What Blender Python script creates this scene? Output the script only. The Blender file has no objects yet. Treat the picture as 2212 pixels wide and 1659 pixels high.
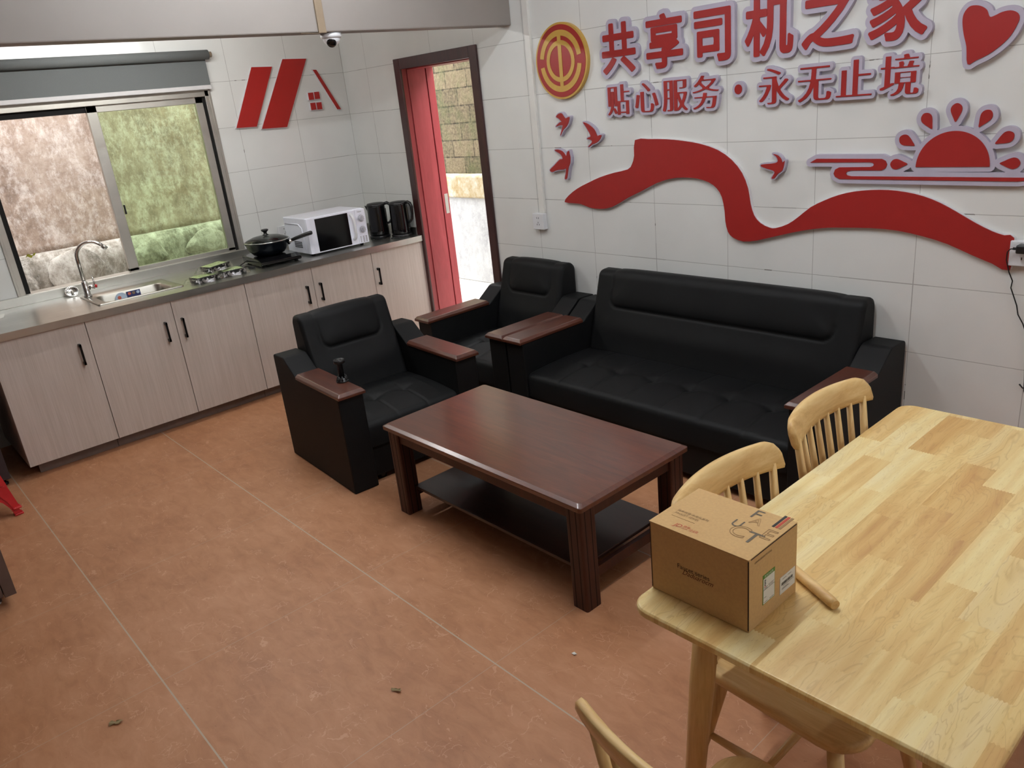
import bpy, bmesh, math, random
import numpy as np
from mathutils import Vector, Matrix
random.seed(7)
PI = math.pi
sc = bpy.context.scene
COL = sc.collection

# ------------------------------------------------------------------ camera, world, exposure
def make_camera():
    cx, cy, cz, yaw, pitch, roll, fpx = 5.5962, -3.3593, 1.7519, -0.8738, -0.3537, -0.1086, 1690.0
    f = Vector((math.sin(yaw)*math.cos(pitch), math.cos(yaw)*math.cos(pitch), math.sin(pitch)))
    r = Vector((math.cos(yaw), -math.sin(yaw), 0)); u = r.cross(f)
    r2 = r*math.cos(roll) + u*math.sin(roll); u2 = -r*math.sin(roll) + u*math.cos(roll)
    cd = bpy.data.cameras.new('camera'); co = bpy.data.objects.new('camera', cd); COL.objects.link(co)
    b = -f
    co.matrix_world = Matrix(((r2.x, u2.x, b.x, cx), (r2.y, u2.y, b.y, cy), (r2.z, u2.z, b.z, cz), (0, 0, 0, 1)))
    cd.sensor_fit = 'HORIZONTAL'; cd.sensor_width = 36.0; cd.lens = fpx/2212*36.0
    cd.clip_start = 0.05
    sc.camera = co
make_camera()

W = bpy.data.worlds.new('sky'); sc.world = W; W.use_nodes = True
bg = W.node_tree.nodes['Background']
bg.inputs[0].default_value = (0.93, 0.97, 1.0, 1)      # overcast sky
bg.inputs[1].default_value = 9.5
sc.view_settings.view_transform = 'Standard'; sc.view_settings.look = 'None'
sc.view_settings.gamma = 1.0; sc.view_settings.use_curve_mapping = False
sc.view_settings.exposure = 0.13
sc.cycles.use_denoising = True
sc.cycles.max_bounces = 10
TUBE_STRENGTH = 150.0
KITCHEN_TUBE_STRENGTH = 105.0

# ------------------------------------------------------------------ material helpers
def lin(h):
    if isinstance(h, tuple): return h
    h = h.lstrip('#'); o = []
    for i in (0, 2, 4):
        c = int(h[i:i+2], 16)/255
        o.append(c/12.92 if c <= 0.04045 else ((c+0.055)/1.055)**2.4)
    return tuple(o)
class NT:
    def __init__(s, name):
        s.m = bpy.data.materials.new(name); s.m.use_nodes = True
        s.t = s.m.node_tree; s.b = s.t.nodes['Principled BSDF']
    def n(s, typ, **kw):
        nd = s.t.nodes.new('ShaderNode'+typ)
        for k, v in kw.items(): setattr(nd, k, v)
        return nd
    def l(s, a, b): s.t.links.new(a, b)
    def setin(s, sock, v):
        if hasattr(v, 'is_output'): s.l(v, sock)
        else: sock.default_value = v
    def math(s, op, a, b=0.0, c=0.0):
        nd = s.n('Math', operation=op)
        for i, v in enumerate((a, b, c)):
            if i < len(nd.inputs): s.setin(nd.inputs[i], v)
        return nd.outputs[0]
    def pos(s, obj=False):
        if obj: return s.n('TexCoord').outputs['Object']
        return s.n('NewGeometry').outputs['Position']
    def sep(s, v):
        nd = s.n('SeparateXYZ'); s.l(v, nd.inputs[0]); return nd.outputs
    def comb(s, x, y, z):
        nd = s.n('CombineXYZ')
        for i, v in enumerate((x, y, z)): s.setin(nd.inputs[i], v)
        return nd.outputs[0]
    def mapv(s, v, scale=(1, 1, 1), rot=(0, 0, 0)):
        nd = s.n('Mapping'); s.l(v, nd.inputs[0]); nd.inputs['Scale'].default_value = scale; nd.inputs['Rotation'].default_value = rot
        return nd.outputs[0]
    def noise(s, v, scale, detail=4, rough=0.55, dist=0.0):
        nd = s.n('TexNoise'); s.l(v, nd.inputs['Vector']); nd.inputs['Scale'].default_value = scale
        nd.inputs['Detail'].default_value = detail; nd.inputs['Roughness'].default_value = rough; nd.inputs['Distortion'].default_value = dist
        return nd.outputs['Fac']
    def ramp(s, f, stops):
        nd = s.n('ValToRGB'); s.l(f, nd.inputs[0]); e = nd.color_ramp.elements
        while len(e) < len(stops): e.new(0.5)
        for i, (p, c) in enumerate(stops):
            e[i].position = p; c = lin(c) if isinstance(c, str) else c
            e[i].color = (c[0], c[1], c[2], 1)
        return nd.outputs[0]
    def mix(s, f, a, b, mode='MIX'):
        nd = s.n('MixRGB', blend_type=mode); s.setin(nd.inputs[0], f)
        for i, v in ((1, a), (2, b)):
            if isinstance(v, str): v = lin(v)
            if isinstance(v, tuple): v = (v[0], v[1], v[2], 1)
            s.setin(nd.inputs[i], v)
        return nd.outputs[0]
    def bump(s, h, strength=0.3, dist=0.002):
        nd = s.n('Bump'); s.l(h, nd.inputs['Height']); nd.inputs['Strength'].default_value = strength; nd.inputs['Distance'].default_value = dist
        s.l(nd.outputs[0], s.b.inputs['Normal'])
    def fin(s, col=None, rough=None, metal=None, spec=None):
        if col is not None:
            if isinstance(col, str): col = lin(col)
            if isinstance(col, tuple): col = (col[0], col[1], col[2], 1)
            s.setin(s.b.inputs['Base Color'], col)
        if rough is not None: s.setin(s.b.inputs['Roughness'], rough)
        if metal is not None: s.setin(s.b.inputs['Metallic'], metal)
        if spec is not None: s.setin(s.b.inputs['Specular IOR Level'], spec)
        return s.m
M = {}
def plain(name, col, rough=0.5, metal=0.0, spec=0.5, var=0.06, scale=30, coat=0.0):
    t = NT(name); c = lin(col)
    f = t.noise(t.pos(True), scale, 3)
    a = tuple(x*(1-var) for x in c); b = tuple(min(1, x*(1+var)) for x in c)
    t.fin(t.ramp(f, [(0.3, a), (0.7, b)]), rough, metal, spec)
    if coat: t.b.inputs['Coat Weight'].default_value = coat; t.b.inputs['Coat Roughness'].default_value = 0.1
    M[name] = t.m; return t.m

# --- surfaces of the room
def tile_wall(name, axis):
    t = NT(name); p = t.sep(t.pos()); h = p[axis]; z = p[2]
    def line(v, off, per, w):
        a = t.math('DIVIDE', t.math('SUBTRACT', v, off), per)
        fr = t.math('FRACT', a)
        d = t.math('MULTIPLY', t.math('MINIMUM', fr, t.math('SUBTRACT', 1.0, fr)), per)
        return d
    if axis == 0:
        left = t.math('LESS_THAN', h, 0.72)
        off = t.math('ADD', 0.22, t.math('MULTIPLY', left, 0.103))
    else: off = -0.005
    dv = line(h, off, 0.452 if axis else 0.45, 0); dh = line(z, 0.23, 0.30, 0)
    gaps = t.noise(t.pos(), 1.6, 2)
    wv = t.math('ADD', 0.0013, t.math('MULTIPLY', t.math('GREATER_THAN', gaps, 0.58), 0.0007))
    lv = t.math('MULTIPLY', t.math('LESS_THAN', dv, wv), 0.55); lh = t.math('MULTIPLY', t.math('LESS_THAN', dh, wv), 0.55)
    # dark worn grout in short stretches
    chips = t.math('MULTIPLY', t.math('GREATER_THAN', t.noise(t.pos(), 5.5, 3), 0.64), t.math('LESS_THAN', t.math('MINIMUM', dv, dh), 0.0022))
    g = t.math('MAXIMUM', lv, lh)
    base = t.ramp(t.noise(t.pos(), 2.2, 3), [(0.3, '#dddedb'), (0.7, '#e5e6e3')])
    c = t.mix(g, base, '#6f6b66'); c = t.mix(t.math('MULTIPLY', chips, 0.75), c, '#5c564e')
    t.fin(c, 0.16, 0, 0.45)
    t.bump(t.math('SUBTRACT', t.math('MULTIPLY', t.noise(t.pos(), 4, 2), 0.25), g), 0.25, 0.0015)
    M[name] = t.m
tile_wall('wall_tile_back', 0); tile_wall('wall_tile_left', 1)

def floor_mat():
    t = NT('floor_tile'); P_ = t.pos(); p = t.sep(P_)
    def dist(v, off, per):
        fr = t.math('FRACT', t.math('DIVIDE', t.math('SUBTRACT', v, off), per))
        return t.math('MULTIPLY', t.math('MINIMUM', fr, t.math('SUBTRACT', 1.0, fr)), per)
    dx = dist(p[0], 1.456, 0.8075); dy = dist(p[1], -2.124, 0.815)
    gy = t.math('LESS_THAN', dy, 0.0026); gx = t.math('MULTIPLY', t.math('LESS_THAN', dx, 0.0012), 0.55)
    n1 = t.noise(P_, 2.3, 6, 0.62); n2 = t.noise(t.mapv(P_, (1.0, 2.6, 1)), 9, 5, 0.65, 0.6)
    c = t.ramp(t.math('ADD', t.math('MULTIPLY', n1, 0.55), t.math('MULTIPLY', n2, 0.45)), [(0.34, '#a26e4c'), (0.5, '#b4805c'), (0.68, '#c3906d')])
    # fine pale hair veins
    def vein(scale, w, thr, seed):
        off = t.n('VectorMath', operation='ADD'); t.l(P_, off.inputs[0]); off.inputs[1].default_value = (seed, seed*1.7, 0)
        dn = t.n('TexNoise'); t.l(off.outputs[0], dn.inputs['Vector']); dn.inputs['Scale'].default_value = 7; dn.inputs['Detail'].default_value = 5
        mx = t.n('VectorMath', operation='MULTIPLY_ADD'); t.l(dn.outputs['Color'], mx.inputs[0]); mx.inputs[1].default_value = (0.25, 0.25, 0); t.l(off.outputs[0], mx.inputs[2])
        v = t.n('TexVoronoi', feature='DISTANCE_TO_EDGE'); t.l(mx.outputs[0], v.inputs['Vector']); v.inputs['Scale'].default_value = scale
        m = t.math('LESS_THAN', v.outputs['Distance'], w)
        return t.math('MULTIPLY', m, t.math('GREATER_THAN', t.noise(off.outputs[0], 9, 3), thr))
    vv = t.math('MAXIMUM', vein(10, 0.010, 0.55, 0.3), vein(19, 0.016, 0.57, 4.1))
    c = t.mix(t.math('MULTIPLY', vv, 0.36), c, '#dcb093')
    sp = t.noise(P_, 60, 2); c = t.mix(t.math('MULTIPLY', t.math('GREATER_THAN', sp, 0.73), 0.35), c, '#6d3e2c')
    c = t.mix(t.math('MAXIMUM', t.math('MULTIPLY', gy, 0.9), gx), c, '#b5a794')
    t.fin(c, t.math('ADD', 0.40, t.math('MULTIPLY', n1, 0.16)), 0, 0.4)
    t.bump(t.math('SUBTRACT', t.math('MULTIPLY', n2, 0.3), gy), 0.15, 0.001)
    M['floor_tile'] = t.m
floor_mat()
plain('ceiling_paint', '#e2deda', 0.75, var=0.03, scale=3)
plain('dimmed_beam_paint', '#8f8883', 0.6, var=0.04, scale=3)  # beam grey darkened; its weaker lamp light is put into the colour
plain('exterior_render', '#b5aea6', 0.9, var=0.1, scale=4)

def laminate():
    t = NT('laminate'); P_ = t.pos()
    n = t.noise(t.mapv(P_, (220, 220, 5)), 1.0, 4, 0.6); n2 = t.noise(t.mapv(P_, (60, 60, 1.2)), 1.0, 3)
    f = t.math('ADD', t.math('MULTIPLY', n, 0.6), t.math('MULTIPLY', n2, 0.4))
    t.fin(t.ramp(f, [(0.34, '#bbb0a6'), (0.5, '#c5bab1'), (0.66, '#cec4bc')]), 0.42, 0, 0.4); M['laminate'] = t.m
laminate()
def steel(name, col, rough, aniso=True):
    t = NT(name); P_ = t.pos(); n = t.noise(t.mapv(P_, (90, 4, 90)), 1.0, 3); n2 = t.noise(P_, 6, 4)
    c = lin(col)
    t.fin(t.ramp(n2, [(0.3, tuple(x*0.86 for x in c)), (0.7, c)]), t.math('ADD', rough, t.math('MULTIPLY', n, 0.14)), 1.0)
    M[name] = t.m
steel('worktop_steel', '#c9c8c2', 0.24); steel('sink_steel', '#a9a69d', 0.26); steel('bright_steel', '#efeeea', 0.14); steel('chrome', '#e8e8e8', 0.03)
steel('aluminium', '#c3c0b8', 0.38)
def leather():
    t = NT('black_leather'); P_ = t.pos(True)
    v = t.n('TexVoronoi'); t.l(P_, v.inputs['Vector']); v.inputs['Scale'].default_value = 420
    f = t.noise(P_, 5, 3)
    t.fin(t.ramp(f, [(0.3, (0.0042, 0.0046, 0.0050)), (0.7, (0.0058, 0.0063, 0.0068))]), 0.58, 0, 0.22)
    t.bump(v.outputs['Distance'], 0.12, 0.0006); M['black_leather'] = t.m
leather()
def darkwood(name, a, b, c, rough, axis=0, coat=0.35):
    t = NT(name); P_ = t.pos(True)
    s = [9.0, 9.0, 9.0]; s[axis] = 1.1
    n = t.noise(t.mapv(P_, tuple(s)), 1.6, 5, 0.6, 1.4); n2 = t.noise(t.mapv(P_, tuple(x*14 for x in s)), 1.0, 3)
    f = t.math('ADD', t.math('MULTIPLY', n, 0.75), t.math('MULTIPLY', n2, 0.25))
    t.fin(t.ramp(f, [(0.32, a), (0.5, b), (0.7, c)]), rough, 0, 0.5)
    t.b.inputs['Coat Weight'].default_value = coat; t.b.inputs['Coat Roughness'].default_value = 0.20; t.b.inputs['Coat IOR'].default_value = 1.75 if coat >= 1 else 1.5
    M[name] = t.m
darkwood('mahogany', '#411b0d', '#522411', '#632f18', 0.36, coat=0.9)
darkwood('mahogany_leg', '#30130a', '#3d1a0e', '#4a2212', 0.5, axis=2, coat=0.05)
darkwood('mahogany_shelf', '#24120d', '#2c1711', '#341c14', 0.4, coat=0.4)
darkwood('armrest_wood', '#46231a', '#532a1c', '#603423', 0.36, coat=0.6)
darkwood('door_frame_wood', '#2e1212', '#3a1817', '#451e1c', 0.4, axis=2)
darkwood('door_lining', '#872d31', '#96363a', '#a23f43', 0.42, axis=2, coat=0.1)
def pine(name, axis):
    t = NT(name); P_ = t.pos(True)
    s = [1.0, 1.0, 1.0]; s = [22.0, 22.0, 22.0]; s[axis] = 1.6
    n = t.noise(t.mapv(P_, tuple(s)), 1.0, 5, 0.6, 1.2); n2 = t.noise(t.mapv(P_, tuple(x*9 for x in s)), 1.0, 2)
    f = t.math('ADD', t.math('MULTIPLY', n, 0.8), t.math('MULTIPLY', n2, 0.2))
    t.fin(t.ramp(f, [(0.3, '#bd9258'), (0.5, '#d8b478'), (0.68, '#e4c78e')]), 0.42, 0, 0.45)
    M[name] = t.m
pine('rubberwood_x', 0); pine('rubberwood_y', 1); pine('rubberwood_z', 2)
def butcher():
    t = NT('rubberwood_planks'); p = t.sep(t.pos())
    tri = t.math('PINGPONG', p[0], 0.0035)
    y2 = t.math('ADD', p[1], t.math('MULTIPLY', tri, 1.3))
    vec = t.comb(y2, p[0], 0.0)
    br = t.n('TexBrick', offset=0.37, offset_frequency=2, squash=1.0)
    t.l(vec, br.inputs['Vector'])
    br.inputs['Color1'].default_value = (0, 0, 0, 1); br.inputs['Color2'].default_value = (1, 1, 1, 1); br.inputs['Mortar'].default_value = (0.5, 0.5, 0.5, 1)
    br.inputs['Scale'].default_value = 1.0; br.inputs['Mortar Size'].default_value = 0.0; br.inputs['Brick Width'].default_value = 0.27; br.inputs['Row Height'].default_value = 0.072
    br.inputs['Bias'].default_value = 0.0
    rnd = t.n('SeparateColor'); t.l(br.outputs['Color'], rnd.inputs[0]); r = rnd.outputs[0]
    gx = t.math('ADD', t.math('MULTIPLY', p[0], 13.0), t.math('MULTIPLY', r, 37.0)); gy_ = t.math('ADD', t.math('MULTIPLY', p[1], 2.4), t.math('MULTIPLY', r, 11.0))
    gv = t.comb(gx, gy_, 0.0)
    g1 = t.noise(gv, 1.0, 3, 0.5, 0.9)                       # broad figure of each plank
    g2 = t.noise(t.comb(t.math('MULTIPLY', gx, 11.0), t.math('MULTIPLY', gy_, 3.0), 0.0), 1.0, 3)   # pores
    w = t.n('TexWave', wave_type='BANDS', bands_direction='X'); t.l(gv, w.inputs['Vector']); w.inputs['Scale'].default_value = 0.55; w.inputs['Distortion'].default_value = 9.0; w.inputs['Detail'].default_value = 2; w.inputs['Detail Scale'].default_value = 0.55
    r2 = t.math('FRACT', t.math('MULTIPLY', r, 7.31))
    f = t.math('ADD', t.math('MULTIPLY', g1, 0.42), t.math('ADD', t.math('MULTIPLY', r, 0.36), t.math('ADD', t.math('MULTIPLY', g2, 0.16), t.math('MULTIPLY', w.outputs['Fac'], 0.10))))
    c = t.ramp(f, [(0.22, '#bd9058'), (0.36, '#d0aa6c'), (0.50, '#dfc182'), (0.64, '#e8d398'), (0.80, '#eedfae')])
    c = t.mix(t.math('MULTIPLY', t.math('GREATER_THAN', r2, 0.74), 0.28), c, '#c79a55')
    iso = t.math('PINGPONG', t.math('MULTIPLY', g1, 16.0), 0.5)
    c = t.mix(t.math('MULTIPLY', t.ramp(iso, [(0.0, (1, 1, 1)), (0.16, (0, 0, 0))]), t.math('ADD', 0.05, t.math('MULTIPLY', r2, 0.26))), c, '#9c6c3c')
    pores = t.noise(t.comb(t.math('MULTIPLY', gx, 34.0), t.math('MULTIPLY', gy_, 16.0), 0.0), 1.0, 2)
    c = t.mix(t.math('MULTIPLY', t.ramp(pores, [(0.62, (0, 0, 0)), (0.70, (1, 1, 1))]), 0.28), c, '#946436')
    t.fin(c, 0.33, 0, 0.45); t.b.inputs['Coat Weight'].default_value = 0.12; t.b.inputs['Coat Roughness'].default_value = 0.2
    M['rubberwood_planks'] = t.m
butcher()
plain('red_acrylic', '#a8201c', 0.34, var=0.02)
plain('mural_red', '#9a211e', 0.42, var=0.02)
plain('lavender_board', '#b4aebf', 0.6, var=0.02)
plain('white_board', '#dcdade', 0.55, var=0.02)
plain('emblem_yellow', '#c49c46', 0.4, var=0.03)
plain('white_plastic', '#dedfe2', 0.32, var=0.02)
plain('white_enamel', '#eceefa', 0.25, var=0.02)
plain('black_plastic', '#121214', 0.38, var=0.1)
plain('black_gloss', '#0a0a0c', 0.10, var=0.05)
plain('black_rubber', '#0d0d0d', 0.7)
plain('black_metal', '#151414', 0.35, 0.5)
plain('dark_gap', '#0c0a09', 0.9)
plain('blind_fabric', '#676b6a', 0.85, var=0.05, scale=300)
plain('blind_rail', '#d2d0d0', 0.4, var=0.02)
plain('cardboard', '#c4a06c', 0.85, var=0.05, scale=160)
plain('ink_grey', '#5a5142', 0.7); plain('ink_brown', '#39210f', 0.7); plain('ink_red', '#b2402c', 0.7); plain('ink_fade', '#7b6040', 0.8)
plain('ink_light', '#8f7048', 0.8); plain('ink_black', '#1c1a1c', 0.7); plain('ink_rust', '#5f3018', 0.8)
plain('paper_white', '#d9d8d0', 0.8, var=0.02); plain('label_green', '#5b8a35', 0.7)
plain('red_plastic', '#c41c22', 0.28, var=0.04)
plain('grey_brown_panel', '#5d4b44', 0.5, var=0.06); plain('dark_panel', '#35292a', 0.5, var=0.06)
plain('toe_panel', '#75655c', 0.5, var=0.06)
plain('tan_trunking', '#85745f', 0.6, var=0.05); plain('white_trunking', '#e2e1dc', 0.45, var=0.02)
plain('leaf_brown', '#94845f', 0.8, var=0.2, scale=80)
plain('navy_label', '#2c3566', 0.5); plain('sky_label', '#b7c9dd', 0.5); plain('orange_label', '#cc6a55', 0.5)
plain('pack_green', '#b7c690', 0.5, var=0.15); plain('knob_grey', '#b9b8c0', 0.3)
plain('pan_enamel', '#10151c', 0.22, var=0.05)
plain('moss', '#8a8a1e', 0.95, var=0.3, scale=90)
def glass(name, col, rough=0.0):
    # thin pane: mostly clear with its own tint, mirror-like reflection by angle
    t = NT(name); o = t.t.nodes['Material Output']
    tr = t.n('BsdfTransparent'); tr.inputs[0].default_value = (*lin(col), 1)
    gl = t.n('BsdfGlossy'); gl.inputs['Roughness'].default_value = 0.02
    fr = t.n('Fresnel'); fr.inputs[0].default_value = 1.5
    nz = t.noise(t.pos(True), 8, 2); fr2 = t.math('MULTIPLY', fr.outputs[0], t.math('ADD', 0.8, t.math('MULTIPLY', nz, 0.2)))
    mx = t.n('MixShader'); t.l(fr2, mx.inputs[0]); t.l(tr.outputs[0], mx.inputs[1]); t.l(gl.outputs[0], mx.inputs[2])
    t.l(mx.outputs[0], o.inputs[0]); M[name] = t.m
glass('green_glass', '#eaf8e3'); glass('lid_glass', '#e6ebe8'); 
def filmmat():
    t = NT('plastic_film'); o = t.t.nodes['Material Output']
    tr = t.n('BsdfTransparent'); tr.inputs[0].default_value = (0.93, 0.95, 0.93, 1)
    gl = t.n('BsdfGlossy'); gl.inputs['Roughness'].default_value = 0.12
    n = t.noise(t.pos(True), 45, 4, 0.6, 1.0); bp = t.n('Bump'); bp.inputs['Strength'].default_value = 0.9; bp.inputs['Distance'].default_value = 0.006
    t.l(n, bp.inputs['Height']); t.l(bp.outputs[0], gl.inputs['Normal'])
    mx = t.n('MixShader'); t.setin(mx.inputs[0], t.math('MULTIPLY', t.math('GREATER_THAN', n, 0.5), 0.34)); t.l(tr.outputs[0], mx.inputs[1]); t.l(gl.outputs[0], mx.inputs[2])
    t.l(mx.outputs[0], o.inputs[0]); M['plastic_film'] = t.m
filmmat()
def emit(name, col, s):
    t = NT(name); t.b.inputs['Emission Color'].default_value = (*lin(col), 1); t.b.inputs['Emission Strength'].default_value = s
    t.fin('#f0f0f0', 0.4); M[name] = t.m
emit('tube_light', '#f1f6fa', TUBE_STRENGTH); emit('side_tube_light', '#f1f6fa', TUBE_STRENGTH*0.62); emit('kitchen_tube_light', '#f8f8f6', KITCHEN_TUBE_STRENGTH)
def concrete(name, a, b, c, scale, white=None, axis=2):
    t = NT(name); P_ = t.pos()
    n = t.noise(t.mapv(P_, (1.6, 1.6, 0.8)), scale, 8, 0.70, 0.1); n2 = t.noise(P_, scale*11, 6, 0.75)
    f = t.math('ADD', t.math('MULTIPLY', n, 0.6), t.math('MULTIPLY', n2, 0.4))
    col = t.ramp(f, [(0.38, a), (0.49, b), (0.6, c)])
    if white:
        sp = t.noise(t.mapv(P_, (1, 1, 0.6)), scale*7, 12, 0.84, 0.1)
        col = t.mix(t.math('MULTIPLY', t.ramp(sp, [(0.47, (0, 0, 0)), (0.62, (1, 1, 1))]), 0.6), col, white)
    t.fin(col, 0.95, 0, 0.2); t.bump(f, 0.6, 0.02); M[name] = t.m
concrete('stained_concrete', '#7b685d', '#958174', '#ab998c', 1.8, '#dacfc9')
concrete('stone', '#625b52', '#857c72', '#a9a198', 2.2, '#c9c3bb')
concrete('white_plaster', '#8d8c8c', '#a09f9f', '#acabaa', 1.5, '#b9b8b7')
concrete('stained_plaster', '#8d7448', '#a3957a', '#b3afa6', 2.0)
concrete('outdoor_slab', '#b9ada0', '#cfc6bb', '#ddd6cd', 3.0)
def blockwall():
    t = NT('mossy_blocks'); p = t.sep(t.pos())
    br = t.n('TexBrick', offset=0.5); t.l(t.comb(p[0], t.math('SUBTRACT', p[2], 1.04), 0.0), br.inputs['Vector'])
    br.inputs['Scale'].default_value = 1.0; br.inputs['Brick Width'].default_value = 0.33; br.inputs['Row Height'].default_value = 0.163
    br.inputs['Mortar Size'].default_value = 0.007; br.inputs['Mortar Smooth'].default_value = 0.3
    br.inputs['Color1'].default_value = (*lin('#453c2e'), 1); br.inputs['Color2'].default_value = (*lin('#5f5341'), 1); br.inputs['Mortar'].default_value = (*lin('#231c15'), 1)
    n = t.noise(t.pos(), 5, 6, 0.65); n2 = t.noise(t.pos(), 45, 4)
    c = t.mix(t.math('MULTIPLY', t.ramp(n2, [(0.35, (0, 0, 0)), (0.7, (1, 1, 1))]), 0.42), br.outputs['Color'], '#86795f')
    c = t.mix(t.math('MULTIPLY', t.ramp(n, [(0.45, (0, 0, 0)), (0.7, (1, 1, 1))]), 0.5), c, '#47502f')
    t.fin(c, 0.95, 0, 0.2); t.bump(t.math('SUBTRACT', n2, br.outputs['Fac']), 0.7, 0.012); M['mossy_blocks'] = t.m
blockwall()

# ------------------------------------------------------------------ object helpers
def link(name, me, mat=None, parent=None, loc=None, rot=None):
    o = bpy.data.objects.new(name, me); COL.objects.link(o)
    if mat is not None: me.materials.append(M[mat])
    if parent is not None: o.parent = parent
    if loc is not None: o.location = loc
    if rot is not None: o.rotation_euler = rot
    return o
def tag(o, label, cat, group=None):
    o['label'] = label; o['category'] = cat
    if group: o['group'] = group
    return o
def thing(name, label, cat, loc=(0, 0, 0), rz=0.0, group=None):
    o = bpy.data.objects.new(name, None); COL.objects.link(o); o.empty_display_size = 0.05
    o.location = loc; o.rotation_euler = (0, 0, rz)
    return tag(o, label, cat, group)
def structure(o): o['kind'] = 'structure'; return o
def copy_thing(o, **kw):
    c = o.copy(); COL.objects.link(c)
    def rec(a, b):
        for ch in list(a.children):
            d = ch.copy(); COL.objects.link(d); d.parent = b; rec(ch, d)
    rec(o, c)
    for k, v in kw.items():
        if k in ('label', 'group'): c[k] = v
        else: setattr(c, k, v)
    return c
class MB:
    def __init__(s): s.v = []; s.f = []; s.sm = []
    def add(s, vs, fs, smooth=False):
        n = len(s.v); s.v += [tuple(v) for v in vs]
        for f in fs: s.f.append(tuple(i+n for i in f)); s.sm.append(smooth)
        return s
    def box(s, x0, x1, y0, y1, z0, z1):
        return s.add([(x0,y0,z0),(x1,y0,z0),(x1,y1,z0),(x0,y1,z0),(x0,y0,z1),(x1,y0,z1),(x1,y1,z1),(x0,y1,z1)],
                     [(0,3,2,1),(4,5,6,7),(0,1,5,4),(1,2,6,5),(2,3,7,6),(3,0,4,7)])
    def tube(s, pts, r, n=12, cap=True):
        pts = [Vector(p) for p in pts]; rs = r if isinstance(r, (list, tuple)) else [r]*len(pts)
        vs = []; fs = []; ref = None
        for i, p in enumerate(pts):
            d = (pts[min(i+1, len(pts)-1)] - pts[max(i-1, 0)]).normalized()
            if ref is None:
                ref = Vector((0, 0, 1)) if abs(d.z) < 0.9 else Vector((1, 0, 0))
            a = (ref - d*ref.dot(d)).normalized(); ref = a; b = d.cross(a)
            for k in range(n):
                t = 2*PI*k/n; vs.append(p + (a*math.cos(t) + b*math.sin(t))*rs[i])
        for i in range(len(pts)-1):
            for k in range(n):
                fs.append((i*n+k, i*n+(k+1) % n, (i+1)*n+(k+1) % n, (i+1)*n+k))
        s.add(vs, fs, True)
        if cap:
            m = len(s.v)-len(vs)
            s.f.append(tuple(m+k for k in range(n))[::-1]); s.sm.append(False)
            s.f.append(tuple(m+(len(pts)-1)*n+k for k in range(n))); s.sm.append(False)
        return s
    def lathe(s, prof, n=32, c=(0, 0, 0), close=True):
        vs = []; fs = []
        for r, z in prof:
            for k in range(n):
                t = 2*PI*k/n; vs.append((c[0]+r*math.cos(t), c[1]+r*math.sin(t), c[2]+z))
        for i in range(len(prof)-1):
            for k in range(n): fs.append((i*n+k, i*n+(k+1) % n, (i+1)*n+(k+1) % n, (i+1)*n+k))
        s.add(vs, fs, True)
        if close:
            m = len(s.v)-len(vs)
            s.f.append(tuple(m+k for k in range(n))[::-1]); s.sm.append(False)
            s.f.append(tuple(m+(len(prof)-1)*n+k for k in range(n))); s.sm.append(False)
        return s
    def prism(s, poly, a, b, axis):
        # poly: 2D outline, extruded from a to b along axis
        def P(u, v, w):
            return {0: (w, u, v), 1: (u, w, v), 2: (u, v, w)}[axis]
        n = len(poly); vs = [P(u, v, a) for u, v in poly] + [P(u, v, b) for u, v in poly]
        fs = [tuple(range(n))[::-1], tuple(range(n, 2*n))] + [(i, (i+1) % n, n+(i+1) % n, n+i) for i in range(n)]
        return s.add(vs, fs)
    def grid(s, P, smooth=True, closed_u=False):
        # P[i][j] points
        ni = len(P); nj = len(P[0]); vs = [p for row in P for p in row]; fs = []
        for i in range(ni if closed_u else ni-1):
            for j in range(nj-1):
                i2 = (i+1) % ni
                fs.append((i*nj+j, i2*nj+j, i2*nj+j+1, i*nj+j+1))
        return s.add(vs, fs, smooth)
    def mesh(s, name):
        me = bpy.data.meshes.new(name); me.from_pydata(s.v, [], s.f); me.update()
        me.polygons.foreach_set('use_smooth', s.sm)
        bm = bmesh.new(); bm.from_mesh(me); bmesh.ops.recalc_face_normals(bm, faces=bm.faces); bm.to_mesh(me); bm.free()
        return me
    def build(s, name, mat, parent=None, bevel=0.0, seg=2, loc=None, rot=None, weld=False):
        me = s.mesh(name)
        if weld:
            bm = bmesh.new(); bm.from_mesh(me); bmesh.ops.remove_doubles(bm, verts=bm.verts, dist=1e-5); bmesh.ops.recalc_face_normals(bm, faces=bm.faces); bm.to_mesh(me); bm.free()
        o = link(name, me, mat, parent, loc, rot)
        if bevel:
            b = o.modifiers.new('bevel', 'BEVEL'); b.width = bevel; b.segments = seg; b.limit_method = 'ANGLE'; b.angle_limit = math.radians(35); b.harden_normals = False
        return o
def bx(name, mat, parent, x0, x1, y0, y1, z0, z1, bevel=0.0, seg=2):
    return MB().box(x0, x1, y0, y1, z0, z1).build(name, mat, parent, bevel, seg)
def rrect(x0, x1, y0, y1, r, n=6):
    o = []
    for cx, cy, a in ((x1-r, y1-r, 0), (x0+r, y1-r, 90), (x0+r, y0+r, 180), (x1-r, y0+r, 270)):
        for k in range(n+1):
            t = math.radians(a+90*k/n); o.append((cx+r*math.cos(t), cy+r*math.sin(t)))
    return o
def arc(cx, cy, r, a0, a1, n=24): return [(cx+r*math.cos(math.radians(a0+(a1-a0)*k/n)), cy+r*math.sin(math.radians(a0+(a1-a0)*k/n))) for k in range(n+1)]
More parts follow.
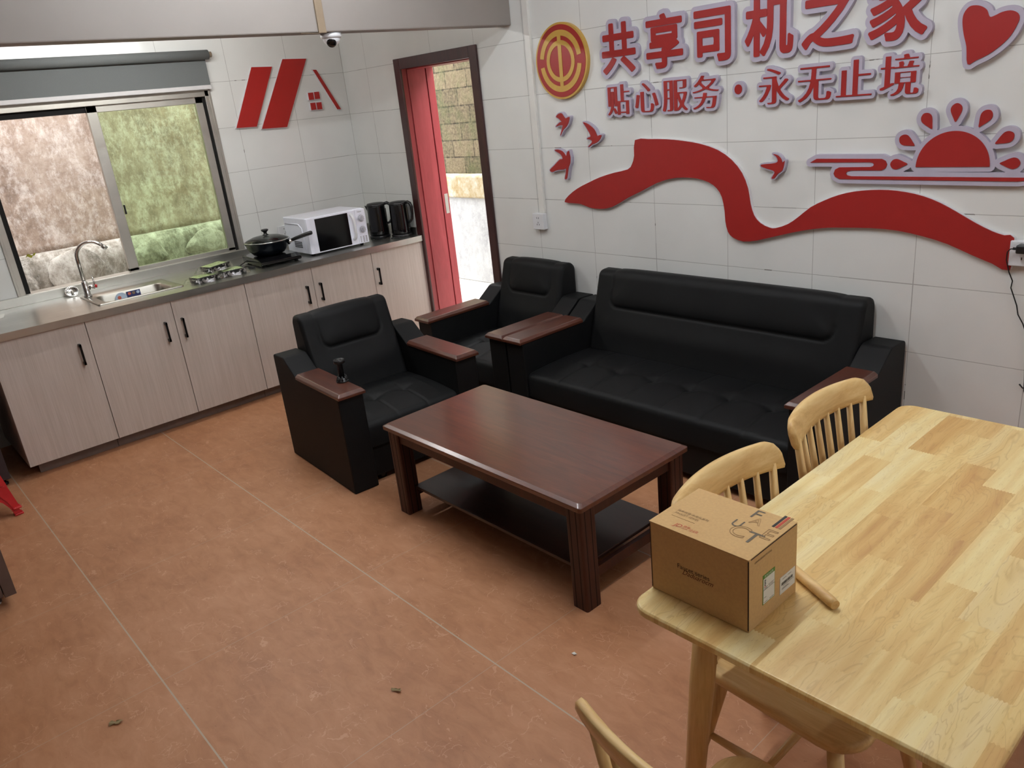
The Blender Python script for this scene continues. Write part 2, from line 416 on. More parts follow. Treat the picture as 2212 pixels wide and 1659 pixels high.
def smooth_poly(p, sub=3):
    o = []; n = len(p)
    for i in range(n):
        p0, p1, p2, p3 = p[i-1], p[i], p[(i+1) % n], p[(i+2) % n]
        # keep real corners
        for k in range(sub):
            t = k/sub
            f = lambda a, b, c, d: 0.5*((2*b)+(-a+c)*t+(2*a-5*b+4*c-d)*t*t+(-a+3*b-3*c+d)*t**3)
            o.append((f(p0[0], p1[0], p2[0], p3[0]), f(p0[1], p1[1], p2[1], p3[1])))
    return o

# ------------------------------------------------------------------ flat shapes: loops -> plates
def loops_mesh(loops, depth):
    # filled outline (even-odd holes) extruded by depth along +Z
    cu = bpy.data.curves.new('tmp', 'CURVE'); cu.dimensions = '2D'; cu.fill_mode = 'BOTH'; cu.extrude = depth/2
    for lp in loops:
        sp = cu.splines.new('POLY'); sp.points.add(len(lp)-1)
        for i, (x, y) in enumerate(lp): sp.points[i].co = (x, y, depth/2, 1)
        sp.use_cyclic_u = True
    ob = bpy.data.objects.new('tmp', cu); COL.objects.link(ob)
    dg = bpy.context.evaluated_depsgraph_get(); dg.update()
    me = bpy.data.meshes.new_from_object(ob.evaluated_get(dg))
    bpy.data.objects.remove(ob); bpy.data.curves.remove(cu)
    me.transform(Matrix.Translation((0, 0, depth/2 - sum(v.co.z for v in me.vertices)/max(1, len(me.vertices)))))
    me.materials.clear()
    return me
def text_mesh(s, size=1.0, shear=0.0):
    cu = bpy.data.curves.new('tmp', 'FONT'); cu.body = s; cu.size = size; cu.shear = shear; cu.resolution_u = 4
    ob = bpy.data.objects.new('tmp', cu); COL.objects.link(ob)
    dg = bpy.context.evaluated_depsgraph_get(); dg.update()
    me = bpy.data.meshes.new_from_object(ob.evaluated_get(dg))
    bpy.data.objects.remove(ob); bpy.data.curves.remove(cu); me.materials.clear()
    return me
def mesh_edges(me):
    cnt = {}
    for p in me.polygons:
        vs = list(p.vertices)
        for a, b in zip(vs, vs[1:]+vs[:1]):
            k = (min(a, b), max(a, b)); cnt[k] = cnt.get(k, 0)+1
    co = np.array([v.co[:2] for v in me.vertices])
    # merge coincident vertices before deciding what is a border
    key = {}; idx = []
    for c in co:
        kk = (round(float(c[0]), 5), round(float(c[1]), 5)); idx.append(key.setdefault(kk, len(key)))
    c2 = {}
    pts = {}
    for (a, b), n in cnt.items():
        k = (min(idx[a], idx[b]), max(idx[a], idx[b])); c2[k] = c2.get(k, 0)+n
        pts[idx[a]] = co[a]; pts[idx[b]] = co[b]
    E = [(pts[a], pts[b]) for (a, b), n in c2.items() if n == 1 and a != b]
    return np.array(E)
def loop_edges(loops):
    E = []
    for lp in loops:
        for a, b in zip(lp, lp[1:]+lp[:1]): E.append((a, b))
    return np.array(E, float)
def sdf_grid(E, pad, cell):
    mn = E.reshape(-1, 2).min(0)-pad; mx = E.reshape(-1, 2).max(0)+pad
    nx = int((mx[0]-mn[0])/cell)+2; ny = int((mx[1]-mn[1])/cell)+2
    X, Y = np.meshgrid(mn[0]+np.arange(nx)*cell, mn[1]+np.arange(ny)*cell, indexing='ij')
    P = np.stack([X.ravel(), Y.ravel()], -1)
    D = np.full(len(P), 1e9); ins = np.zeros(len(P), bool)
    for a, b in E:
        ab = b-a; L = max(1e-12, float(ab@ab)); t = np.clip(((P-a)@ab)/L, 0, 1)
        d = P-(a+t[:, None]*ab); D = np.minimum(D, (d*d).sum(1))
        c = (a[1] > P[:, 1]) != (b[1] > P[:, 1])
        if abs(ab[1]) > 1e-12:
            xi = a[0]+(P[:, 1]-a[1])/ab[1]*ab[0]; ins ^= c & (P[:, 0] < xi)
    D = np.sqrt(D); D[ins] *= -1
    return D.reshape(nx, ny), mn
def contour(F, mn, cell, lev, minlen=8):
    G = F-lev; G[np.abs(G) < 1e-9] = 1e-9
    nx, ny = G.shape; seg = {}
    def pt(i, j, k):
        if k == 0: a, b = (i, j), (i+1, j)
        else: a, b = (i, j), (i, j+1)
        t = G[a]/(G[a]-G[b]); return (mn[0]+cell*(a[0]+t*(b[0]-a[0])), mn[1]+cell*(a[1]+t*(b[1]-a[1])))
    S = G < 0
    mixed = (S[:-1, :-1] != S[1:, :-1]) | (S[:-1, :-1] != S[:-1, 1:]) | (S[1:, 1:] != S[1:, :-1]) | (S[1:, 1:] != S[:-1, 1:])
    adj = {}
    for i, j in zip(*np.nonzero(mixed)):
        i = int(i); j = int(j)
        e = []
        if S[i, j] != S[i+1, j]: e.append((i, j, 0))
        if S[i+1, j] != S[i+1, j+1]: e.append((i+1, j, 1))
        if S[i, j+1] != S[i+1, j+1]: e.append((i, j+1, 0))
        if S[i, j] != S[i, j+1]: e.append((i, j, 1))
        prs = [(e[0], e[1])] if len(e) == 2 else ([(e[0], e[1]), (e[2], e[3])] if S[i, j] else [(e[0], e[3]), (e[1], e[2])])
        for a, b in prs: adj.setdefault(a, []).append(b); adj.setdefault(b, []).append(a)
    out = []; seen = set()
    for st in adj:
        if st in seen: continue
        lp = [st]; seen.add(st); cur = st
        while True:
            nx_ = [q for q in adj[cur] if q not in seen]
            if not nx_: break
            cur = nx_[0]; seen.add(cur); lp.append(cur)
        if len(lp) >= minlen:
            pts = [pt(*k) for k in lp]
            # light simplification
            keep = []
            for k in range(len(pts)):
                a, b, c = pts[k-1], pts[k], pts[(k+1) % len(pts)]
                cr = abs((b[0]-a[0])*(c[1]-a[1])-(b[1]-a[1])*(c[0]-a[0]))
                if cr > 0.004*cell*cell or k % 6 == 0: keep.append(b)
            out.append(keep)
    return out
def wall_plate(name, loops, mat, parent, y_back, y_front):
    # outline in wall coordinates (x, z) -> plate on the back wall (faces -y)
    me = loops_mesh(loops, abs(y_front-y_back))
    me.transform(Matrix(((1, 0, 0, 0), (0, 0, -1, y_back), (0, 1, 0, 0), (0, 0, 0, 1))))
    o = link(name, me, mat, parent); return o

def world_children(root):
    inv = Matrix.Translation(-root.location)
    for ch in root.children: ch.matrix_parent_inverse = inv
    return root

# ================================================================== ROOM SHELL
XR, YN, ZC = 8.2, -6.2, 2.78
structure(bx('floor', 'floor_tile', None, -0.24, XR, YN, 0.275, -0.12, 0.0))
structure(bx('ceiling', 'ceiling_paint', None, -0.24, XR, YN, 0.275, ZC, ZC+0.12))
# back wall (tiled, carries the lettering) with the door opening
DX0, DX1, DZ = 0.745, 1.555, 2.005
w = MB(); w.box(-0.24, DX0, 0, 0.275, 0, ZC).box(DX1, XR, 0, 0.275, 0, ZC).box(DX0, DX1, 0, 0.275, DZ, ZC)
structure(w.build('wall_back', 'wall_tile_back', None, weld=False))
# kitchen wall with the window opening
WY0, WY1, WZ0, WZ1 = -2.53, -1.075, 0.86, 1.985
w = MB(); w.box(-0.24, 0, YN, WY0, 0, ZC).box(-0.24, 0, WY1, 0, 0, ZC).box(-0.24, 0, WY0, WY1, 0, WZ0).box(-0.24, 0, WY0, WY1, WZ1, ZC)
structure(w.build('wall_left', 'wall_tile_left', None))
structure(bx('wall_right', 'ceiling_paint', None, XR, XR+0.2, YN, 0.275, 0, ZC))
structure(bx('wall_front', 'ceiling_paint', None, -0.24, XR, YN-0.2, YN, 0, ZC))
structure(bx('trim_beam', 'dimmed_beam_paint', None, 1.82, 1.93, YN, -0.001, 2.122, ZC-0.001, 0.006))

# door opening: dark casing and red lining of the deep reveal
d = thing('door_1', 'open doorway with dark red-brown casing and red lined reveal', 'doorway', (1.15, 0, 0)); structure(d)
c = MB(); 
for x0, x1, z0, z1 in ((0.698, 0.768, 0, 2.055), (1.53, 1.60, 0, 2.055), (0.768, 1.53, 1.985, 2.055)): c.box(x0, x1, -0.018, 0.0, z0, z1)
o = c.build('door_frame', 'door_frame_wood', d, 0.004)
c = MB(); c.box(0.745, 0.757, 0.0, 0.275, 0, 2.0).box(1.543, 1.555, 0.0, 0.275, 0, 2.0).box(0.757, 1.543, 0.0, 0.275, 1.988, 2.0)
c.box(0.757, 0.765, 0.045, 0.20, 0, 1.988).box(1.535, 1.543, 0.045, 0.20, 0, 1.988).box(0.765, 1.535, 0.045, 0.20, 1.980, 1.988)
c.box(0.757, 0.770, 0.205, 0.222, 0, 1.988).box(1.53, 1.543, 0.205, 0.222, 0, 1.988)
o = c.build('door_lining', 'door_lining', d, 0.002); o['label'] = 'red painted wooden lining'
c = MB().box(0.7572, 0.7600, 0.232, 0.262, 0.955, 1.10); c.box(0.7600, 0.7606, 0.240, 0.253, 0.975, 1.005).box(0.7600, 0.7606, 0.240, 0.253, 1.045, 1.07)
o = c.build('strike_plate', 'aluminium', d, 0.0008); o['label'] = 'silver lock strike plate'
world_children(d)

# window: aluminium sliding window, left half open, green glass on the right
wd = thing('window_1', 'aluminium sliding window with green glass above the sink', 'window', (0, -1.8, 0.9)); structure(wd)
f = MB()
x0, x1 = -0.10, 0.004
f.box(x0, x1, WY0, WY0+0.035, WZ0+0.03, WZ1).box(x0, x1, WY1-0.030, WY1, WZ0+0.03, WZ1)
f.box(x0, x1, WY0, WY1, WZ1-0.04, WZ1).box(x0, x1, WY0, WY1, WZ0, WZ0+0.035)
f.box(x0+0.03, x1+0.004, WY0-0.012, WY0+0.004, WZ0, WZ1+0.012).box(x0+0.03, x1+0.004, WY1-0.004, WY1+0.012, WZ0, WZ1+0.012).box(x0+0.03, x1+0.004, WY0-0.012, WY1+0.012, WZ1-0.004, WZ1+0.012)
f.build('window_frame', 'aluminium', wd, 0.002)
g = MB(); g.box(-0.085, -0.02, WY0+0.035, WY0+0.065, WZ0+0.035, WZ1-0.04).box(-0.085, -0.02, WY0+0.035, -1.86, WZ1-0.075, WZ1-0.04)  # jamb strip is gasket; strip under the head is shade put in as black
g.box(-0.05, -0.012, WY1-0.046, WY1-0.030, WZ0+0.035, WZ1-0.04)
o = g.build('gasket_and_shade', 'dark_gap', wd); o['label'] = 'black rubber gasket, with a dark strip for the shade under the head'
s = MB(); a, b = -1.865, WY1-0.048
s.box(-0.045, -0.012, a, a+0.062, WZ0+0.04, WZ1-0.035).box(-0.045, -0.012, b-0.05, b, WZ0+0.04, WZ1-0.035)
s.box(-0.045, -0.012, a, b, WZ1-0.08, WZ1-0.035).box(-0.045, -0.012, a, b, WZ0+0.03, WZ0+0.06)
sash = s.build('sash', 'aluminium', wd, 0.002)
bx('window_pane', 'green_glass', wd, -0.031, -0.026, a+0.06, b-0.048, WZ0+0.05, WZ1-0.075)['label'] = 'green tinted glass pane'
bx('latch', 'black_plastic', wd, -0.012, 0.0, -1.80, -1.79, 1.27, 1.33, 0.002)
world_children(wd)

# roller blind pulled up above the window
r = thing('roller_blind', 'grey roller blind rolled up above the window with white bottom bar', 'blind', (0.06, -1.8, 2.2))
MB().tube([(0.062, -2.62, 2.200), (0.062, -1.047, 2.200)], 0.030, 24).build('rolled_fabric', 'blind_fabric', r)
bx('hanging_fabric', 'blind_fabric', r, 0.034, 0.036, -2.62, -1.062, 2.012, 2.205)
bx('bottom_bar', 'blind_rail', r, 0.027, 0.043, -2.62, -1.060, 1.987, 2.014, 0.004)
for yy in (-2.625, -1.036): MB().tube([(0.062, yy-0.011, 2.2), (0.062, yy+0.011, 2.2)], 0.018, 16).build('end_bracket', 'tan_trunking', r)
world_children(r)

# ================================================================== OUTSIDE
structure(bx('ground_outside', 'outdoor_slab', None, -4.5, 6.0, 0.275, 6.0, -0.14, -0.02))
structure(bx('ground_side', 'outdoor_slab', None, -4.5, -0.24, YN, 0.275, -0.14, -0.02))
structure(bx('wall_mossy', 'mossy_blocks', None, -4.5, 6.0, 1.72, 2.0, -0.02, 3.2))
lo = MB(); lo.box(-4.5, 6.0, 1.56, 1.719, -0.02, 1.035); structure(lo.build('wall_plaster', 'white_plaster', None, 0.01))
bx_ = bx('ledge_outside', 'stained_plaster', None, -4.5, 6.0, 1.535, 1.719, 0.83, 1.045, 0.015); structure(bx_)
# retaining wall beyond the window: rough concrete with a stone footing
def rough_wall(name, mat, x, y0, y1, z0, z1, amp, n, seed, thick):
    rnd = random.Random(seed); ph = [(rnd.uniform(1.5, 9), rnd.uniform(1.5, 9), rnd.uniform(0, 6), rnd.uniform(0.3, 1)) for _ in range(9)]
    P = []
    ny = int((y1-y0)/n)
    nz = int((z1-z0)/n)
    for i in range(ny+1):
        row = []
        for j in range(nz+1):
            y = y0+(y1-y0)*i/ny; z = z0+(z1-z0)*j/nz
            d = sum(q*math.sin(a*y+c+1.3*math.sin(b*z*0.7))*math.sin(b*z+c*2) for a, b, c, q in ph)*amp/3
            edge = 0.06*max(0, (z-(z1-0.06))/0.06) if thick else 0
            row.append((x+d-edge, y, z))
        P.append(row)
    m = MB().grid(P)
    # close the back
    P2 = [[(x-0.4, p[1], p[2]) for p in row] for row in P]
    m.grid(P2)
    for a, b in ((P[0], P2[0]), (P[-1], P2[-1])): m.grid([a, b])
    m.grid([[row[-1] for row in P], [row[-1] for row in P2]]); m.grid([[row[0] for row in P], [row[0] for row in P2]])
    return structure(m.build(name, mat, None, weld=True))
rough_wall('wall_retaining', 'stained_concrete', -1.15, -5.5, 0.9, 0.98, 3.3, 0.012, 0.07, 3, False)
rough_wall('wall_footing', 'stone', -1.0, -5.5, 0.9, -0.02, 1.0, 0.05, 0.05, 5, True)
def boulder(label, loc, sx, sy, sz, seed):
    bm = bmesh.new(); bmesh.ops.create_icosphere(bm, subdivisions=4, radius=1.0); rnd = random.Random(seed)
    pl = [(Vector((rnd.uniform(-1, 1), rnd.uniform(-1, 1), rnd.uniform(-1, 1))).normalized(), rnd.uniform(0.62, 0.85)) for _ in range(11)]
    for v in bm.verts:
        for nrm, d in pl:
            k = v.co.dot(nrm)-d
            if k > 0: v.co -= nrm*k*0.85
        v.co = Vector((v.co.x*sx, v.co.y*sy, v.co.z*sz))*(1+0.03*math.sin(v.co.x*9+v.co.z*7))
    me = bpy.data.meshes.new('boulder'); bm.to_mesh(me); bm.free()
    for p in me.polygons: p.use_smooth = True
    o = link('boulder', me, 'stone', None, loc); tag(o, label, 'stone', 'stones at the foot of the retaining wall'); return o
boulder('large pale mossy stone outside the open half of the window', (-0.93, -1.98, 0.86), 0.10, 0.20, 0.17, 1)
boulder('pale stone outside low behind the green window pane, on its left', (-0.95, -1.42, 0.84), 0.09, 0.15, 0.13, 2)
boulder('pale stone outside low behind the green window pane, on its right', (-0.95, -0.98, 0.86), 0.09, 0.18, 0.12, 3)
boulder('small grey stone outside at the left edge of the open window half', (-0.95, -2.38, 0.80), 0.09, 0.13, 0.12, 4)
tag(MB().grid([[(-1.0+0.03*math.sin(k*3.1)+0.02*j, -2.27+0.012*k, 1.0+0.008*math.sin(k*1.7)+0.008*j) for j in range(4)] for k in range(6)]).build('moss_patch', 'moss', None), 'yellow green moss along the ledge of the stone footing outside', 'moss')

# ================================================================== LIGHT FITTINGS
def tube_lamp(label, x, y0, y1, z, mat='tube_light'):
    t = thing('tube_light', label, 'light', (x, (y0+y1)/2, z+0.05), 0, 'fluorescent tube lights')
    bx('lamp_housing', 'white_plastic', t, x-0.025, x+0.025, y0-0.02, y1+0.02, z+0.02, z+0.06, 0.004)
    MB().tube([(x, y0, z), (x, y1, z)], 0.014, 14).build('lamp_tube', mat, t)
    MB().tube([(x, y0+0.2, z+0.06), (x, y0+0.2, ZC)], 0.004, 8).build('hanger', 'white_plastic', t)
    MB().tube([(x, y1-0.2, z+0.06), (x, y1-0.2, ZC)], 0.004, 8).build('hanger', 'white_plastic', t)
    world_children(t); return t
tube_lamp('tube light hung over the kitchen counter beyond the beam', 1.0, -2.35, -1.15, 2.36, 'kitchen_tube_light')
tube_lamp('tube light hung over the armchair and coffee table', 2.7, -2.2, -1.0, 2.66, 'side_tube_light')
tube_lamp('tube light hung between the coffee table and the dining table', 4.3, -2.1, -0.9, 2.66)
tube_lamp('tube light hung to the right of the dining table', 7.2, -2.2, -1.0, 2.66, 'side_tube_light')

# ================================================================== KITCHEN COUNTER
XF = 0.74
def cabinet(label, y0, y1, doors, first=False):
    t = thing('base_cabinet', label, 'cabinet', (0.37, (y0+y1)/2, 0), 0, 'kitchen base cabinets')
    b = MB(); e = 0.0015
    b.box(0.03, 0.718, y0+e, y0+0.018, 0.072, 0.796).box(0.03, 0.718, y1-0.018, y1-e, 0.072, 0.796).box(0.03, 0.718, y0+0.018, y1-0.018, 0.072, 0.09).box(0.03, 0.045, y0+0.018, y1-0.018, 0.09, 0.796)
    b.build('carcass', 'laminate', t)
    for ya, yb, hy in doors:
        dr = bx('door', 'laminate', t, 0.720, XF, ya+0.0018, yb-0.0018, 0.072, 0.794, 0.0012)
        h = MB(); h.box(XF+0.022, XF+0.032, hy-0.0055, hy+0.0055, 0.560, 0.682)
        h.box(XF, XF+0.032, hy-0.006, hy+0.006, 0.560, 0.577).box(XF, XF+0.032, hy-0.006, hy+0.006, 0.665, 0.682)
        h.build('handle', 'black_metal', dr, 0.001)['label'] = 'black bar handle'
    tk = MB().box(0.655, 0.672, y0 + (0.05 if first else e), y1-e, 0.0, 0.0715); tk.build('toe_kick', 'toe_panel', t)
    world_children(t); return t
cabinet('single-door cabinet at the left end of the counter, beside the dark cabinet', -2.856, -2.376, [(-2.856, -2.376, -2.437)], True)
cabinet('double-door cabinet under the sink with two black handles', -2.376, -1.421, [(-2.376, -1.8925, -1.955), (-1.8925, -1.421, -1.852)])
cabinet('double-door cabinet under the frying pan and microwave', -1.421, -0.4665, [(-1.421, -0.945, -1.005), (-0.945, -0.4665, -0.904)])
cabinet('single-door cabinet under the kettles beside the doorway', -0.4665, -0.004, [(-0.4665, -0.004, -0.434)])

SX0, SX1, SY0, SY1 = 0.20, 0.595, -2.235, -1.76
wt = thing('worktop', 'long stainless steel worktop with upstand along the kitchen wall', 'worktop', (0.37, -1.4, 0.797))
m = MB(); Y0, Y1 = -2.875, -0.003
m.box(0.003, 0.757, Y0, SY0, 0.797, 0.838).box(0.003, 0.757, SY1, Y1, 0.797, 0.838).box(SX1, 0.757, SY0, SY1, 0.797, 0.838).box(0.003, SX0, SY0, SY1, 0.797, 0.838)
m.build('worktop_slab', 'worktop_steel', wt)
m = MB().box(0.0045, 0.022, Y0, Y1, 0.838, 0.893).box(0.022, 0.695, -0.020, -0.003, 0.838, 0.893); m.build('upstand', 'worktop_steel', wt, 0.002)
world_children(wt)

sk = thing('sink', 'stainless steel kitchen sink basin set in the worktop under the window', 'sink', (0.4, -2.0, 0.838))
BX0, BX1, BY0, BY1 = 0.30, 0.565, -2.19, -1.80
def ring(o, i, z): return [(x, y, z) for x, y in rrect(*o)]
r0 = rrect(0.188, 0.607, -2.25, -1.745, 0.012); r1 = rrect(0.20, 0.596, -2.238, -1.757, 0.012); r2 = rrect(BX0-0.006, BX1+0.006, BY0-0.006, BY1+0.006, 0.055)
r3 = rrect(BX0, BX1, BY0, BY1, 0.05); r4 = rrect(BX0+0.012, BX1-0.012, BY0+0.012, BY1-0.012, 0.045)
R = [[(x, y, z) for x, y in q] for q, z in ((r0, 0.8385), (r0, 0.845), (r1, 0.846), (r2, 0.842), (r3, 0.836), (r4, 0.66))]
n = len(r0); rows = [r+[r[0]] for r in R]
m = MB().grid(rows, True); m.add(R[-1], [tuple(range(n))]); m.build('basin', 'sink_steel', sk, weld=True)
MB().lathe([(0.0001, 0.663), (0.03, 0.663), (0.036, 0.661)], 24, (0.43, -2.0, 0), False).build('drain', 'chrome', sk)
def disc_x(name, mat, parent, x, y, z, rr):
    MB().tube([(x, y, z), (x+0.0012, y, z)], rr, 28).build(name, mat, parent)
disc_x('round_sticker', 'sky_label', sk, BX0+0.012, -2.045, 0.800, 0.036); disc_x('sticker_mark', 'orange_label', sk, BX0+0.0133, -2.055, 0.806, 0.011)
bx('square_sticker', 'navy_label', sk, BX0+0.010, BX0+0.0125, -2.01, -1.925, 0.777, 0.832)
for k, mt in enumerate(('orange_label', 'tan_trunking', 'sky_label')): disc_x('sticker_mark', mt, sk, BX0+0.0127, -1.992+0.026*k, 0.818, 0.0095)
world_children(sk)

fc = thing('faucet', 'tall curved chrome faucet with lever at the sink', 'faucet', (0.262, -2.215, 0.845))
pts = [(0, 0, 0), (0, 0, 0.24)]
q = [Vector((0, 0, 0.24)) + Vector((0.22*(0.085-0.085*math.cos(math.radians(a))), 0.975*(0.085-0.085*math.cos(math.radians(a))), 0.085*math.sin(math.radians(a)))) for a in range(8, 152, 8)]
MB().tube([(0, 0, 0.045)]+pts[1:]+q, 0.0115, 16).build('spout', 'chrome', fc)
MB().tube([q[-1], q[-1]+(q[-1]-q[-2]).normalized()*0.028], 0.014, 16).build('aerator', 'chrome', fc)
MB().lathe([(0.024, 0), (0.024, 0.006), (0.019, 0.01), (0.018, 0.09), (0.014, 0.10)], 24).build('faucet_body', 'chrome', fc)
MB().tube([(0.0, 0.012, 0.055), (0.008, 0.05, 0.055)], 0.015, 16).build('valve', 'chrome', fc)
lv = MB().tube([(0.008, 0.048, 0.055), (0.010, 0.052, 0.08), (0.004, 0.050, 0.125)], [0.007, 0.0055, 0.004], 12).build('lever', 'chrome', fc)
MB().tube([(0.012, 0.055, 0.048), (0.014, 0.058, 0.066)], 0.0075, 12).build('temperature_mark', 'red_plastic', fc)['label'] = 'red temperature mark'

st = thing('sink_strainer', 'round slotted chrome sink strainer leaning on the steel upstand', 'strainer', (0.075, -2.258, 0.866))
st.rotation_euler = (0, math.radians(42), math.radians(-12))
m = MB().lathe([(0.0001, -0.006), (0.02, -0.006), (0.030, 0.0), (0.040, 0.004), (0.0425, 0.002), (0.040, 0.0), (0.030, -0.004), (0.018, -0.010), (0.0001, -0.010)], 36, close=False); m.build('strainer_cup', 'bright_steel', st)
m = MB()
for k in range(18):
    a = 2*PI*k/18; c_, s_ = math.cos(a), math.sin(a)
    m.add([(c_*r_-s_*w_, s_*r_+c_*w_, z_) for r_, w_, z_ in ((0.022, -0.0013, -0.0042), (0.022, 0.0013, -0.0042), (0.034, 0.0022, 0.0024), (0.034, -0.0022, 0.0024))], [(0, 1, 2, 3)])
m.build('slots', 'dark_gap', st)
MB().lathe([(0.007, -0.006), (0.007, 0.006), (0.004, 0.008)], 16).build('center_knob', 'bright_steel', st)

m = MB(); m.add([(0.20, -2.735, 0.8386), (0.30, -2.745, 0.8386), (0.295, -2.685, 0.8388), (0.21, -2.665, 0.8470), (0.2, -2.70, 0.844)], [(0, 1, 2, 3, 4)])
o = m.build('paper_scrap', 'paper_white', None); s_ = o.modifiers.new('sol', 'SOLIDIFY'); s_.thickness = 0.0006; tag(o, 'folded white paper at the left end of the steel worktop', 'paper')

# ---- microwave
mw = thing('microwave', 'white microwave oven with black door window and two round dials', 'microwave', (0.45, -0.62, 0.838))
MX0, MX1, MY0, MY1, MZ0, MZ1 = 0.275, 0.600, -0.853, -0.392, 0.853, 1.098
bx('housing', 'white_enamel', mw, MX0, MX1, MY0, MY1, MZ0, MZ1, 0.006)
FX = 0.627
prof = [(MX1, MY0), (FX-0.012, MY0), (FX-0.003, MY0+0.02), (FX, MY0+0.05), (FX, -0.475), (MX1, -0.475)]
dr = MB().prism(prof, MZ0+0.002, MZ1-0.003, 2).build('door', 'white_enamel', mw, 0.003)
bx('door_window', 'black_gloss', dr, FX-0.002, FX+0.0015, -0.795, -0.535, MZ0+0.010, MZ1-0.012, 0.001)['label'] = 'black glass door window'
h = [(FX-0.002, -0.512, 1.070), (FX+0.018, -0.512, 1.063), (FX+0.032, -0.509, 1.035), (FX+0.032, -0.509, 0.93), (FX+0.018, -0.512, 0.902), (FX-0.002, -0.512, 0.896)]
MB().tube(h, 0.0095, 12).build('door_handle', 'white_plastic', dr, weld=False)
cp = bx('control_panel', 'white_enamel', mw, MX1, FX, -0.4745, MY1, MZ0+0.002, MZ1-0.003, 0.003)
for kz in (1.032, 0.952):
    k = MB().tube([(FX, -0.434, kz), (FX+0.004, -0.434, kz)], 0.025, 28).tube([(FX+0.004, -0.434, kz), (FX+0.016, -0.434, kz)], 0.018, 28); k.box(FX+0.016, FX+0.024, -0.4385, -0.4295, kz-0.017, kz+0.017)
    k.build('dial', 'knob_grey', mw, 0.001)
    t = MB()
    for a in range(-130, 131, 26): 
        ya = -0.434+0.0295*math.sin(math.radians(a)); za = kz+0.0295*math.cos(math.radians(a)); t.box(FX+0.0002, FX+0.0008, ya-0.001, ya+0.001, za-0.001, za+0.001)
    t.build('dial_marks', 'ink_black', cp)
def text_on_x(s, size, x, y, z, mat, parent, name='printed_text', shear=0.0, sx=1.0):
    # lettering on a face that looks along +x, reading along +y
    me = text_mesh(s, size, shear); me.transform(Matrix(((0, 0, 1, x), (sx, 0, 0, y), (0, 1, 0, z), (0, 0, 0, 1)))); return link(name, me, mat, parent)
text_on_x('Galanz', 0.0125, FX+0.0006, -0.455, 1.0745, 'ink_grey', cp, 'brand_lettering')
t = MB()
for rz in range(5):
    for ry in range(3): t.box(FX+0.0002, FX+0.0007, -0.460+0.021*ry, -0.460+0.021*ry+(0.007 if ry == 0 else 0.013), 0.864+0.009*rz, 0.868+0.009*rz)
t.build('panel_print', 'ink_grey', cp)
t = MB()
for a in range(6):
    for b in range(4):
        t.box(MX0+0.115+a*0.019, MX0+0.129+a*0.019, MY0-0.0012, MY0+0.0005, 0.893+b*0.0115, 0.900+b*0.0115)
t.build('vent_slots', 'dark_gap', mw)
MB().tube([(MX0+0.02, MY0, 1.055), (MX0+0.22, MY0, 1.055), (MX0+0.26, MY0, 1.03), (MX0+0.27, MY0, 0.885)], 0.004, 8).build('side_ridge', 'white_enamel', mw)
for fx in (0.31, 0.57):
    for fy in (-0.82, -0.425): MB().lathe([(0.012, 0.838), (0.014, 0.854)], 16, (fx, fy, 0)).build('foot', 'black_rubber', mw)
world_children(mw)

# ---- kettles
def kettle(label, loc, rz):
    t = thing('electric_kettle', label, 'kettle', loc, rz, 'black electric kettles')
    MB().lathe([(0.074, 0), (0.078, 0.004), (0.078, 0.014), (0.070, 0.020), (0.066, 0.022)], 40).build('power_base', 'black_plastic', t)
    MB().lathe([(0.071, 0.022), (0.074, 0.03), (0.073, 0.06), (0.069, 0.17), (0.067, 0.232), (0.066, 0.238)], 40).build('kettle_body', 'black_gloss', t)
    MB().lathe([(0.069, 0.238), (0.069, 0.246), (0.062, 0.254), (0.03, 0.258), (0.0001, 0.258)], 40, close=False).build('lid', 'black_plastic', t)
    MB().add([(-0.060, -0.022, 0.238), (-0.060, 0.022, 0.238), (-0.084, 0.0, 0.243), (-0.060, -0.018, 0.19), (-0.060, 0.018, 0.19)], [(0, 1, 2), (0, 2, 3), (1, 4, 2), (3, 2, 4), (0, 3, 4, 1)]).build('spout', 'black_plastic', t)
    MB().tube([(0.058, 0, 0.243), (0.085, 0, 0.248), (0.103, 0, 0.238), (0.112, 0, 0.215), (0.112, 0, 0.16), (0.104, 0, 0.125), (0.088, 0, 0.105), (0.070, 0, 0.098)], [0.011, 0.012, 0.012, 0.011, 0.010, 0.010, 0.009, 0.008], 12).build('handle', 'black_plastic', t)
    bx('water_gauge', 'ink_grey', t, 0.0685, 0.0715, -0.005, 0.005, 0.12, 0.21, 0.001)
    MB().tube([(0.03, -0.072, 0.008), (0.05, -0.095, 0.005), (0.02, -0.115, 0.0045), (-0.03, -0.110, 0.0045), (-0.035, -0.095, 0.0045), (0.01, -0.098, 0.007), (0.045, -0.12, 0.005)], 0.0035, 8).build('power_cord', 'black_rubber', t)
    return t
k1 = kettle('black electric kettle on the left, next to the microwave', (0.450, -0.185, 0.838), math.radians(52))
k2 = kettle('black electric kettle on the right, next to the doorway casing', (0.602, -0.088, 0.838), math.radians(25))

